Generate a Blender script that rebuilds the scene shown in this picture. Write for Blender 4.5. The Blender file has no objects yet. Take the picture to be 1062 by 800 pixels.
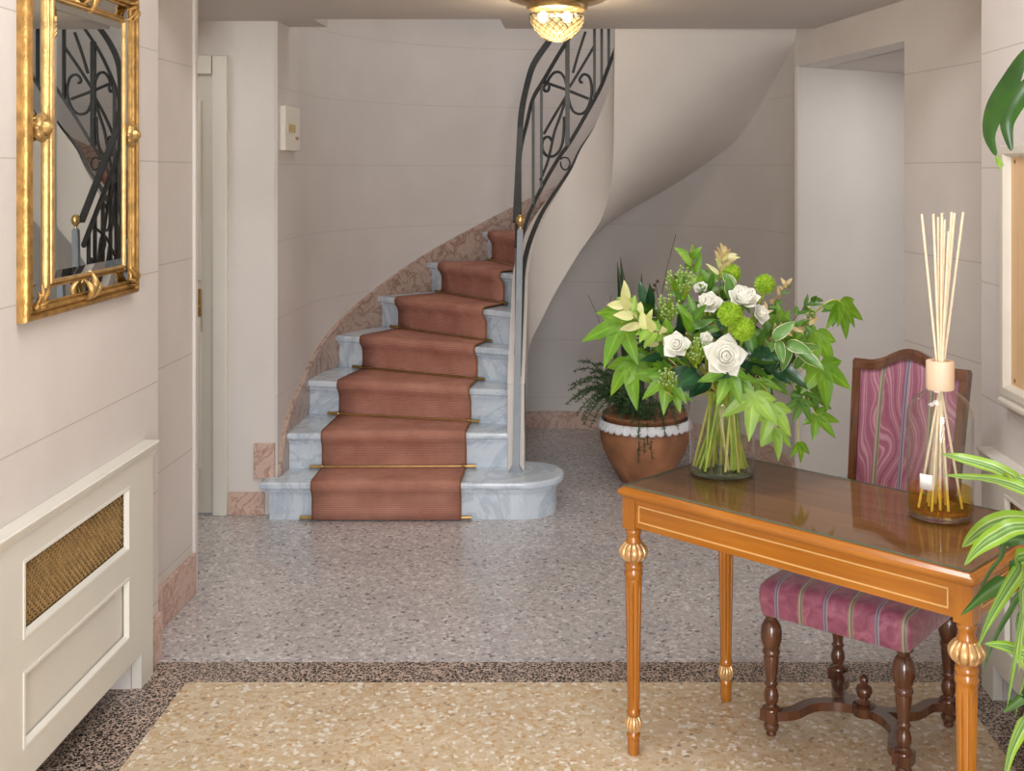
import bpy, bmesh, math, random
from mathutils import Vector, Matrix
random.seed(7)
PI = math.pi
SC = bpy.context.scene
COL = SC.collection
R = math.radians
V = Vector

# ------------------------------------------------------------------ camera
CAM_H, FPX, VPX, VPY = 1.645, 1173.0, 600.0, 177.0
cd = bpy.data.cameras.new('camera'); cam = bpy.data.objects.new('camera', cd); COL.objects.link(cam)
cam.location = (0, 0, CAM_H); cam.rotation_euler = (PI/2, 0, 0)
cd.sensor_width = 36; cd.lens = FPX/1062*36
cd.shift_x = -(VPX-531)/1062; cd.shift_y = -(400-VPY)/1062
cd.clip_start = 0.05
SC.camera = cam

def P(px, py, Y):
    return V(((px-VPX)/FPX*Y, Y, CAM_H-(py-VPY)/FPX*Y))

# ------------------------------------------------------------------ materials
def nodes(name):
    m = bpy.data.materials.new(name); m.use_nodes = True
    nt = m.node_tree; b = nt.nodes['Principled BSDF']
    return m, nt, b
def N(nt, kind, **kw):
    n = nt.nodes.new(kind)
    for k, v in kw.items():
        if k.startswith('_'): setattr(n, k[1:], v)
        else: n.inputs[k].default_value = v
    return n
def ramp(nt, stops, interp='LINEAR'):
    r = nt.nodes.new('ShaderNodeValToRGB'); cr = r.color_ramp; cr.interpolation = interp
    while len(cr.elements) < len(stops): cr.elements.new(0.5)
    for e, (p, c) in zip(cr.elements, stops):
        e.position = p; e.color = (c[0], c[1], c[2], 1)
    return r
def plain(name, col, rough=.5, metal=0, var=0.0, scale=8, bump=0.0, bscale=60, coat=0, spec=.5, sub=0):
    m, nt, b = nodes(name); L = nt.links
    b.inputs['Base Color'].default_value = (*col, 1)
    b.inputs['Roughness'].default_value = rough; b.inputs['Metallic'].default_value = metal
    b.inputs['Coat Weight'].default_value = coat; b.inputs['Specular IOR Level'].default_value = spec
    b.inputs['Coat Roughness'].default_value = .08
    tc = N(nt, 'ShaderNodeTexCoord')
    if var:
        n = N(nt, 'ShaderNodeTexNoise', Scale=scale, Detail=5.0)
        L.new(tc.outputs['Object'], n.inputs['Vector'])
        r = ramp(nt, [(.3, [c*(1-var) for c in col]), (.7, [min(1, c*(1+var)) for c in col])])
        L.new(n.outputs['Fac'], r.inputs['Fac']); L.new(r.outputs['Color'], b.inputs['Base Color'])
    if bump:
        n2 = N(nt, 'ShaderNodeTexNoise', Scale=bscale, Detail=4.0)
        L.new(tc.outputs['Object'], n2.inputs['Vector'])
        bp = N(nt, 'ShaderNodeBump', Strength=bump, Distance=.01)
        L.new(n2.outputs['Fac'], bp.inputs['Height']); L.new(bp.outputs['Normal'], b.inputs['Normal'])
    return m

def ashlar(name, col, course0=.19, step=.371, dark=.74):
    """painted plaster ruled into courses by thin horizontal joints"""
    m, nt, b = nodes(name); L = nt.links
    tc = N(nt, 'ShaderNodeTexCoord'); sp = N(nt, 'ShaderNodeSeparateXYZ'); L.new(tc.outputs['Object'], sp.inputs[0])
    a = N(nt, 'ShaderNodeMath', _operation='SUBTRACT'); L.new(sp.outputs['Z'], a.inputs[0]); a.inputs[1].default_value = course0-step*10
    mo = N(nt, 'ShaderNodeMath', _operation='MODULO'); L.new(a.outputs[0], mo.inputs[0]); mo.inputs[1].default_value = step
    lt = N(nt, 'ShaderNodeMath', _operation='LESS_THAN'); L.new(mo.outputs[0], lt.inputs[0]); lt.inputs[1].default_value = .0042
    mp = N(nt, 'ShaderNodeMapping'); mp.inputs['Scale'].default_value = (1, 1, 1); L.new(tc.outputs['Object'], mp.inputs[0])
    n = N(nt, 'ShaderNodeTexNoise', Scale=2.2, Detail=6.0, Roughness=.6); L.new(mp.outputs[0], n.inputs['Vector'])
    r = ramp(nt, [(.3, [c*.94 for c in col]), (.7, [c*1.04 for c in col])]); L.new(n.outputs['Fac'], r.inputs['Fac'])
    mx = N(nt, 'ShaderNodeMixRGB'); L.new(lt.outputs[0], mx.inputs['Fac']); L.new(r.outputs['Color'], mx.inputs['Color1'])
    mx.inputs['Color2'].default_value = (col[0]*dark, col[1]*dark*.97, col[2]*dark*.95, 1)
    L.new(mx.outputs['Color'], b.inputs['Base Color'])
    n2 = N(nt, 'ShaderNodeTexNoise', Scale=160.0, Detail=3.0); L.new(tc.outputs['Object'], n2.inputs['Vector'])
    sb = N(nt, 'ShaderNodeMath', _operation='SUBTRACT'); L.new(n2.outputs['Fac'], sb.inputs[0]); L.new(lt.outputs[0], sb.inputs[1])
    bp = N(nt, 'ShaderNodeBump', Strength=.12, Distance=.004); L.new(sb.outputs[0], bp.inputs['Height']); L.new(bp.outputs['Normal'], b.inputs['Normal'])
    b.inputs['Roughness'].default_value = .62
    return m

def terrazzo(name, scale, stops, matrix, edge=.06, rough=.3, mscale=3.0, big=.12):
    m, nt, b = nodes(name); L = nt.links
    tc = N(nt, 'ShaderNodeTexCoord')
    ns = N(nt, 'ShaderNodeTexNoise', Scale=scale*.9, Detail=2.0); L.new(tc.outputs['Object'], ns.inputs['Vector'])
    ad = N(nt, 'ShaderNodeMixRGB', _blend_type='ADD'); ad.inputs['Fac'].default_value = .022
    L.new(tc.outputs['Object'], ad.inputs['Color1']); L.new(ns.outputs['Color'], ad.inputs['Color2'])
    v1 = N(nt, 'ShaderNodeTexVoronoi', _feature='F1', Scale=scale); L.new(ad.outputs[0], v1.inputs['Vector'])
    v2 = N(nt, 'ShaderNodeTexVoronoi', _feature='DISTANCE_TO_EDGE', Scale=scale); L.new(ad.outputs[0], v2.inputs['Vector'])
    sp = N(nt, 'ShaderNodeSeparateColor'); L.new(v1.outputs['Color'], sp.inputs[0])
    r = ramp(nt, stops, 'CONSTANT'); L.new(sp.outputs['Red'], r.inputs['Fac'])
    g = N(nt, 'ShaderNodeMath', _operation='LESS_THAN'); L.new(v2.outputs['Distance'], g.inputs[0]); g.inputs[1].default_value = edge
    mx = N(nt, 'ShaderNodeMixRGB'); L.new(g.outputs[0], mx.inputs['Fac']); L.new(r.outputs['Color'], mx.inputs['Color1']); mx.inputs['Color2'].default_value = (*matrix, 1)
    nb = N(nt, 'ShaderNodeTexNoise', Scale=mscale, Detail=4.0); L.new(tc.outputs['Object'], nb.inputs['Vector'])
    rb = ramp(nt, [(.3, (1-big,)*3), (.7, (1, 1, 1))]); L.new(nb.outputs['Fac'], rb.inputs['Fac'])
    ml = N(nt, 'ShaderNodeMixRGB', _blend_type='MULTIPLY'); ml.inputs['Fac'].default_value = 1
    L.new(mx.outputs['Color'], ml.inputs['Color1']); L.new(rb.outputs['Color'], ml.inputs['Color2'])
    L.new(ml.outputs['Color'], b.inputs['Base Color'])
    b.inputs['Roughness'].default_value = rough
    return m

def marble(name, c0, c1, c2, scale=3.0, dist=2.0, rough=.25, vein=.5):
    m, nt, b = nodes(name); L = nt.links
    tc = N(nt, 'ShaderNodeTexCoord')
    n = N(nt, 'ShaderNodeTexNoise', Scale=scale, Detail=8.0, Roughness=.62, Distortion=dist); L.new(tc.outputs['Object'], n.inputs['Vector'])
    r = ramp(nt, [(.3, c0), (.45, c1), (.5, c2), (.55, c1), (.72, c0)]); L.new(n.outputs['Fac'], r.inputs['Fac'])
    n2 = N(nt, 'ShaderNodeTexNoise', Scale=scale*3.1, Detail=6.0, Distortion=dist*.6); L.new(tc.outputs['Object'], n2.inputs['Vector'])
    r2 = ramp(nt, [(.35, (1, 1, 1)), (.49, (1, 1, 1)), (.5, (vein,)*3), (.51, (1, 1, 1))]); L.new(n2.outputs['Fac'], r2.inputs['Fac'])
    ml = N(nt, 'ShaderNodeMixRGB', _blend_type='MULTIPLY'); ml.inputs['Fac'].default_value = .8
    L.new(r.outputs['Color'], ml.inputs['Color1']); L.new(r2.outputs['Color'], ml.inputs['Color2'])
    L.new(ml.outputs['Color'], b.inputs['Base Color'])
    b.inputs['Roughness'].default_value = rough
    return m

def wood(name, c0, c1, rough=.25, axis=0, scale=6, coat=.3):
    m, nt, b = nodes(name); L = nt.links
    tc = N(nt, 'ShaderNodeTexCoord'); mp = N(nt, 'ShaderNodeMapping'); L.new(tc.outputs['Object'], mp.inputs[0])
    s = [scale*6]*3; s[axis] = scale*.5; mp.inputs['Scale'].default_value = s
    n = N(nt, 'ShaderNodeTexNoise', Scale=1.0, Detail=6.0, Distortion=.6); L.new(mp.outputs[0], n.inputs['Vector'])
    r = ramp(nt, [(.32, c0), (.68, c1)]); L.new(n.outputs['Fac'], r.inputs['Fac']); L.new(r.outputs['Color'], b.inputs['Base Color'])
    b.inputs['Roughness'].default_value = rough; b.inputs['Coat Weight'].default_value = coat; b.inputs['Coat Roughness'].default_value = .1
    return m

def glass(name, tint=(.97, .98, .97), ior=1.45, rough=0.0, extra=0.0):
    m = bpy.data.materials.new(name); m.use_nodes = True; nt = m.node_tree; nt.nodes.clear(); L = nt.links
    o = N(nt, 'ShaderNodeOutputMaterial'); t = N(nt, 'ShaderNodeBsdfTransparent'); t.inputs[0].default_value = (*tint, 1)
    g = N(nt, 'ShaderNodeBsdfGlossy', Roughness=rough); f = N(nt, 'ShaderNodeFresnel', IOR=ior)
    gm = N(nt, 'ShaderNodeNewGeometry'); mi = N(nt, 'ShaderNodeMath', _operation='MULTIPLY_ADD'); L.new(gm.outputs['Backfacing'], mi.inputs[0]); mi.inputs[1].default_value = 1/ior-ior; mi.inputs[2].default_value = ior; L.new(mi.outputs[0], f.inputs['IOR'])
    ad = N(nt, 'ShaderNodeMath', _operation='ADD'); L.new(f.outputs[0], ad.inputs[0]); ad.inputs[1].default_value = extra
    mx = N(nt, 'ShaderNodeMixShader'); L.new(ad.outputs[0], mx.inputs[0]); L.new(t.outputs[0], mx.inputs[1]); L.new(g.outputs[0], mx.inputs[2])
    L.new(mx.outputs[0], o.inputs[0])
    return m

def leafmat(name, c0, c1, rough=.4, scale=14, trans=.35, vein=0):
    m, nt, b = nodes(name); L = nt.links
    tc = N(nt, 'ShaderNodeTexCoord'); n = N(nt, 'ShaderNodeTexNoise', Scale=float(scale), Detail=3.0); L.new(tc.outputs['Object'], n.inputs['Vector'])
    r = ramp(nt, [(.3, c0), (.7, c1)]); L.new(n.outputs['Fac'], r.inputs['Fac']); colo = r.outputs['Color']
    if vein:
        uv = N(nt, 'ShaderNodeUVMap'); sp = N(nt, 'ShaderNodeSeparateXYZ'); L.new(uv.outputs[0], sp.inputs[0])
        vr = ramp(nt, [(0, (.92,)*3), (.43, (1, 1, 1)), (.49, (vein,)*3), (.51, (vein,)*3), (.57, (1, 1, 1)), (1, (.92,)*3)]); L.new(sp.outputs['X'], vr.inputs['Fac'])
        ml = N(nt, 'ShaderNodeMixRGB', _blend_type='MULTIPLY'); ml.inputs['Fac'].default_value = 1; L.new(colo, ml.inputs['Color1']); L.new(vr.outputs['Color'], ml.inputs['Color2']); colo = ml.outputs['Color']
    L.new(colo, b.inputs['Base Color'])
    b.inputs['Roughness'].default_value = rough
    t = N(nt, 'ShaderNodeBsdfTranslucent'); L.new(colo, t.inputs[0])
    mx = N(nt, 'ShaderNodeMixShader'); mx.inputs[0].default_value = trans
    L.new(b.outputs[0], mx.inputs[1]); L.new(t.outputs[0], mx.inputs[2]); L.new(mx.outputs[0], nt.nodes['Material Output'].inputs[0])
    return m

def uvstripe(name, stops, rough=.35, trans=.25):
    m, nt, b = nodes(name); L = nt.links
    uv = N(nt, 'ShaderNodeUVMap'); sp = N(nt, 'ShaderNodeSeparateXYZ'); L.new(uv.outputs[0], sp.inputs[0])
    r = ramp(nt, stops); L.new(sp.outputs['X'], r.inputs['Fac']); L.new(r.outputs['Color'], b.inputs['Base Color'])
    b.inputs['Roughness'].default_value = rough
    t = N(nt, 'ShaderNodeBsdfTranslucent'); L.new(r.outputs['Color'], t.inputs[0])
    mx = N(nt, 'ShaderNodeMixShader'); mx.inputs[0].default_value = trans
    L.new(b.outputs[0], mx.inputs[1]); L.new(t.outputs[0], mx.inputs[2]); L.new(mx.outputs[0], nt.nodes['Material Output'].inputs[0])
    return m

def carpet(name):
    m, nt, b = nodes(name); L = nt.links
    tc = N(nt, 'ShaderNodeTexCoord')
    uv = N(nt, 'ShaderNodeUVMap'); sp = N(nt, 'ShaderNodeSeparateXYZ'); L.new(uv.outputs[0], sp.inputs[0])
    n = N(nt, 'ShaderNodeTexNoise', Scale=7.0, Detail=6.0, Roughness=.65); L.new(tc.outputs['Object'], n.inputs['Vector'])
    r = ramp(nt, [(.3, (.39, .172, .127)), (.7, (.53, .27, .205))]); L.new(n.outputs['Fac'], r.inputs['Fac'])
    mo = N(nt, 'ShaderNodeMath', _operation='MULTIPLY'); L.new(sp.outputs['Y'], mo.inputs[0]); mo.inputs[1].default_value = 2*PI/.0085
    si = N(nt, 'ShaderNodeMath', _operation='SINE'); L.new(mo.outputs[0], si.inputs[0])
    rr = ramp(nt, [(0, (.78, .76, .75)), (1, (1.0, 1.0, 1.0))]); 
    h = N(nt, 'ShaderNodeMath', _operation='MULTIPLY_ADD'); L.new(si.outputs[0], h.inputs[0]); h.inputs[1].default_value = .5; h.inputs[2].default_value = .5
    L.new(h.outputs[0], rr.inputs['Fac'])
    ml = N(nt, 'ShaderNodeMixRGB', _blend_type='MULTIPLY'); ml.inputs['Fac'].default_value = .9
    L.new(r.outputs['Color'], ml.inputs['Color1']); L.new(rr.outputs['Color'], ml.inputs['Color2'])
    # narrow sewn border along both edges
    ab = N(nt, 'ShaderNodeMath', _operation='SUBTRACT'); L.new(sp.outputs['X'], ab.inputs[0]); ab.inputs[1].default_value = .5
    ab2 = N(nt, 'ShaderNodeMath', _operation='ABSOLUTE'); L.new(ab.outputs[0], ab2.inputs[0])
    gt = N(nt, 'ShaderNodeMath', _operation='GREATER_THAN'); L.new(ab2.outputs[0], gt.inputs[0]); gt.inputs[1].default_value = .488
    m2 = N(nt, 'ShaderNodeMixRGB'); L.new(gt.outputs[0], m2.inputs['Fac']); L.new(ml.outputs['Color'], m2.inputs['Color1']); m2.inputs['Color2'].default_value = (.30, .13, .06, 1)
    L.new(m2.outputs['Color'], b.inputs['Base Color'])
    bp = N(nt, 'ShaderNodeBump', Strength=.5, Distance=.003); L.new(h.outputs[0], bp.inputs['Height']); L.new(bp.outputs['Normal'], b.inputs['Normal'])
    b.inputs['Roughness'].default_value = .95; b.inputs['Specular IOR Level'].default_value = .1
    return m

def stripe_fabric(name, swirl, pitch, phase):
    """mauve silk with lengthwise grey-blue and sage stripes; the back has swirling sprays woven in"""
    m, nt, b = nodes(name); L = nt.links
    tc = N(nt, 'ShaderNodeTexCoord'); sp = N(nt, 'ShaderNodeSeparateXYZ'); L.new(tc.outputs['Object'], sp.inputs[0])
    base = N(nt, 'ShaderNodeTexNoise', Scale=22.0, Detail=5.0, Distortion=1.5); L.new(tc.outputs['Object'], base.inputs['Vector'])
    r = ramp(nt, [(.32, (.19, .046, .090)), (.52, (.29, .082, .140)), (.7, (.38, .14, .20))]); L.new(base.outputs['Fac'], r.inputs['Fac'])
    cur = r.outputs['Color']
    if swirl:
        w = N(nt, 'ShaderNodeTexWave', _wave_type='BANDS', Scale=7.5, Distortion=22.0, Detail=1.2); w.inputs['Detail Scale'].default_value = .55
        mp = N(nt, 'ShaderNodeMapping'); mp.inputs['Scale'].default_value = (1.3, 1, .75); L.new(tc.outputs['Object'], mp.inputs[0]); L.new(mp.outputs[0], w.inputs['Vector'])
        r2 = ramp(nt, [(0, (.24, .070, .125)), (.4, (.30, .10, .16)), (.52, (.54, .32, .37)), (.60, (.31, .105, .17)), (.85, (.25, .075, .13)), (1, (.46, .26, .31))])
        L.new(w.outputs['Fac'], r2.inputs['Fac'])
        mm = N(nt, 'ShaderNodeMixRGB'); mm.inputs['Fac'].default_value = .8; L.new(cur, mm.inputs['Color1']); L.new(r2.outputs['Color'], mm.inputs['Color2']); cur = mm.outputs['Color']
    mo = N(nt, 'ShaderNodeMath', _operation='MULTIPLY_ADD'); L.new(sp.outputs['X'], mo.inputs[0]); mo.inputs[1].default_value = 1/pitch; mo.inputs[2].default_value = phase
    fr = N(nt, 'ShaderNodeMath', _operation='FRACT'); L.new(mo.outputs[0], fr.inputs[0])
    A = (.13, .105, .19); S = (.26, .21, .15); O = (0, 0, 0)
    mask = ramp(nt, [(0, (0, 0, 0)), (.07, (1, 1, 1)), (.16, (0, 0, 0)), (.565, (1, 1, 1)), (.665, (0, 0, 0))], 'CONSTANT'); L.new(fr.outputs[0], mask.inputs['Fac'])
    colr = ramp(nt, [(0, A), (.085, (.33, .28, .30)), (.10, A), (.135, (.33, .28, .30)), (.5, S), (.59, (.40, .33, .25)), (.61, (.12, .12, .09)), (.64, S)], 'CONSTANT'); L.new(fr.outputs[0], colr.inputs['Fac'])
    mx = N(nt, 'ShaderNodeMixRGB'); L.new(mask.outputs['Color'], mx.inputs['Fac']); L.new(cur, mx.inputs['Color1']); L.new(colr.outputs['Color'], mx.inputs['Color2'])
    L.new(mx.outputs['Color'], b.inputs['Base Color'])
    b.inputs['Roughness'].default_value = .45; b.inputs['Sheen Weight'].default_value = .3
    return m

def emit(name, col, strength):
    m = bpy.data.materials.new(name); m.use_nodes = True; nt = m.node_tree; nt.nodes.clear()
    o = N(nt, 'ShaderNodeOutputMaterial'); e = N(nt, 'ShaderNodeEmission', Strength=strength); e.inputs[0].default_value = (*col, 1)
    nt.links.new(e.outputs[0], o.inputs[0]); return m

WALL = ashlar('wall_plaster', (.645, .603, .578))
WALLS = ashlar('stair_wall_plaster', (.64, .605, .582), dark=.86)
WALLR = ashlar('right_wall_plaster', (.645, .603, .578), .168)
PLASTER = plain('smooth_plaster', (.655, .62, .592), .6, var=.03, scale=3, bump=.05, bscale=120)
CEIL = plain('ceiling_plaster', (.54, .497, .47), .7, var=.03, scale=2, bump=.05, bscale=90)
BEIGE = terrazzo('beige_terrazzo', 70, [(0, (.57, .43, .26)), (.25, (.64, .51, .345)), (.5, (.70, .60, .45)), (.68, (.83, .79, .71)), (.79, (.55, .355, .175)), (.88, (.63, .52, .37)), (.965, (.38, .28, .19))], (.64, .525, .37), .05, .3)
GREY = terrazzo('grey_terrazzo', 78, [(0, (.43, .41, .42)), (.25, (.50, .48, .49)), (.5, (.57, .55, .56)), (.66, (.70, .68, .69)), (.78, (.34, .32, .335)), (.87, (.50, .43, .41)), (.955, (.20, .18, .185))], (.52, .495, .50), .05, .2)
BORDER = terrazzo('black_pink_terrazzo', 74, [(0, (.012, .010, .008)), (.7, (.026, .022, .018)), (.965, (.40, .30, .24))], (.60, .475, .40), .085, .3)
MARBLE = marble('pale_blue_marble', (.52, .61, .71), (.60, .675, .75), (.44, .52, .61), 2.2, 1.6, .22, .82)
REDMARBLE = marble('rose_brown_marble', (.54, .37, .30), (.62, .46, .39), (.42, .25, .185), 6.0, 1.6, .3, .6)
BROWNMARBLE = marble('brown_marble', (.39, .27, .215), (.48, .36, .30), (.27, .155, .11), 6.5, 1.5, .3, .55)
CARPET = carpet('ribbed_carpet')
IRON = plain('dark_painted_iron', (.034, .036, .038), .42, var=.2, scale=20, spec=.4)
STEEL = plain('grey_painted_iron', (.20, .235, .275), .35, var=.08, scale=14)
BRASS = plain('brass', (.62, .43, .18), .28, 1, var=.15, scale=30)
OLDBRASS = plain('dull_brass', (.40, .28, .11), .35, 1, var=.2, scale=30)
CREAM = plain('cream_paint', (.655, .64, .58), .4, var=.02, scale=4)
CREAMW = plain('pale_door_paint', (.73, .72, .665), .4, var=.02, scale=4)
GRILL = plain('woven_brass_wire', (.36, .235, .10), .4, .5, var=.2, scale=40)
DARK = plain('dark_interior', (.03, .022, .016), .9, var=.1)  # near-black for painted shade behind the grilles and for the mirror's back board
GOLD = plain('gilt_wood', (.44, .25, .075), .36, .65, var=.35, scale=28, bump=.25, bscale=60)
GOLDL = plain('pale_gilt', (.54, .345, .13), .34, .65, var=.25, scale=26, bump=.2, bscale=60)
MIRR = plain('silvered_glass', (.86, .90, .88), .0, 1)
OAK = wood('honey_wood', (.31, .098, .0065), (.445, .162, .014), .2, 0, 5, .5)
OAKZ = wood('honey_wood_upright', (.31, .098, .0065), (.445, .162, .014), .2, 2, 5, .5)
VENEER = wood('brown_veneer', (.17, .064, .022), (.27, .112, .044), .5, 0, 4, 0); VENEER.node_tree.nodes['Principled BSDF'].inputs['Specular IOR Level'].default_value = .12
WALNUT = wood('dark_turned_walnut', (.060, .020, .010), (.135, .050, .022), .22, 2, 6, .5)
GILT = plain('gilded_turning', (.72, .46, .22), .3, .6, var=.3, scale=40)
INLAY = plain('pale_inlay_line', (.66, .40, .15), .4)
SEATF = stripe_fabric('striped_mauve_silk', False, .152, 9.90)
BACKF = stripe_fabric('patterned_mauve_silk', True, .165, 10.13)
GLASS = glass('clear_glass', (.965, .975, .965), 1.5); GLASSI = glass('inner_glass', (.995, .995, .99), 1.2); SHEET = glass('table_glass', (.95, .97, .95), 1.21, 0, 0)
GLASSE = glass('thick_glass_edge', (.80, .88, .83), 1.5, 0, .05); EDGE = plain('green_glass_edge', (.10, .14, .10), .15)
OIL = glass('amber_oil', (.985, .83, .34), 1.33, 0, 0)
REED = plain('pale_reed', (.80, .69, .50), .7, var=.1, scale=40)
COLLAR = wood('pale_beech', (.72, .52, .36), (.80, .62, .46), .5, 2, 8, 0)
PAPER = plain('white_paper', (.86, .85, .84), .6)
TERRA = plain('terracotta', (.34, .15, .072), .5, var=.4, scale=7, bump=.15, bscale=30)
TERRAI = plain('terracotta_inside', (.40, .19, .10), .75, var=.2, scale=9)
WHITE = plain('white_ruffle', (.80, .83, .88), .6, var=.05)
SOIL = plain('potting_soil', (.035, .022, .014), .95, var=.4, scale=60, bump=.6, bscale=80)
PLASTICW = plain('white_plastic', (.76, .73, .66), .4)
YELLOWED = plain('yellowed_card', (.50, .38, .17), .6, var=.3, scale=200)
BOARD = wood('tan_plywood', (.62, .40, .21), (.70, .48, .27), .5, 2, 3, 0)
FRAMEP = plain('stone_coloured_paint', (.62, .58, .51), .45, var=.02)
LEAF = leafmat('bright_leaf', (.092, .24, .010), (.195, .37, .024), vein=1.5)
LEAFP = leafmat('pale_lime_leaf', (.22, .40, .045), (.33, .51, .09), vein=1.35)
LEAFM = leafmat('mid_green_leaf', (.050, .15, .012), (.12, .26, .030), vein=1.5)
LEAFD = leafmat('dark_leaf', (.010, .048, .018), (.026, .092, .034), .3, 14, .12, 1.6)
CREAMLEAF = leafmat('cream_green_leaf', (.50, .58, .16), (.78, .72, .42))
TANSPRIG = leafmat('tan_sprig', (.42, .30, .12), (.62, .52, .28))
VARIEG = uvstripe('cream_edged_leaf', [(0, (.70, .72, .40)), (.09, (.08, .20, .03)), (.5, (.13, .28, .06)), (.91, (.07, .19, .03)), (1, (.72, .72, .42))])
STRAP = uvstripe('striped_strap_leaf', [(0, (.27, .48, .035)), (.2, (.33, .56, .06)), (.27, (.60, .70, .40)), (.31, (.11, .28, .035)), (.44, (.16, .35, .06)), (.5, (.40, .52, .26)), (.56, (.12, .30, .04)), (.66, (.15, .34, .05)), (.70, (.62, .70, .42)), (.76, (.28, .50, .04)), (1, (.24, .44, .03))])
STRAPD = uvstripe('dark_strap_leaf', [(0, (.06, .17, .03)), (.35, (.09, .22, .05)), (.5, (.20, .34, .16)), (.65, (.07, .19, .04)), (1, (.05, .15, .03))])
STEM = leafmat('green_stem', (.19, .32, .015), (.40, .50, .045), .4, 30, .2)
STEMY = leafmat('yellow_stem', (.45, .42, .08), (.55, .52, .16), .4, 30, .2)
TWIG = plain('brown_twig', (.13, .075, .035), .7)
PETAL = leafmat('ivory_petal', (.88, .87, .80), (.93, .93, .89), .5, 9, .42)
FUZZ = leafmat('lime_bloom', (.26, .46, .015), (.42, .62, .04), .7, 40, .3)
BERRY = leafmat('green_bud', (.17, .28, .06), (.34, .45, .16), .5, 90, .2)
FERN = leafmat('dark_fern', (.030, .075, .022), (.075, .14, .05), .5, 20, .2)
SPIKE = leafmat('dark_spike_leaf', (.015, .04, .012), (.03, .07, .02), .4, 20, .1)
GREENDK = leafmat('glossy_green_leaf', (.018, .072, .008), (.045, .135, .014), .3, 10, .2)

# ------------------------------------------------------------------ objects
def props(o, label=None, cat=None, group=None, kind=None):
    if label: o['label'] = label
    if cat: o['category'] = cat
    if group: o['group'] = group
    if kind: o['kind'] = kind
    return o
def thing(name, label, cat, loc=(0, 0, 0), rotz=0, group=None):
    o = bpy.data.objects.new(name, None); COL.objects.link(o)
    o.location = loc; o.rotation_euler = (0, 0, rotz); o.empty_display_size = .1
    return props(o, label, cat, group)
def wmat(o):
    m = Matrix.Translation(o.location) @ o.rotation_euler.to_matrix().to_4x4()
    return wmat(o.parent) @ m if o.parent else m

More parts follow.
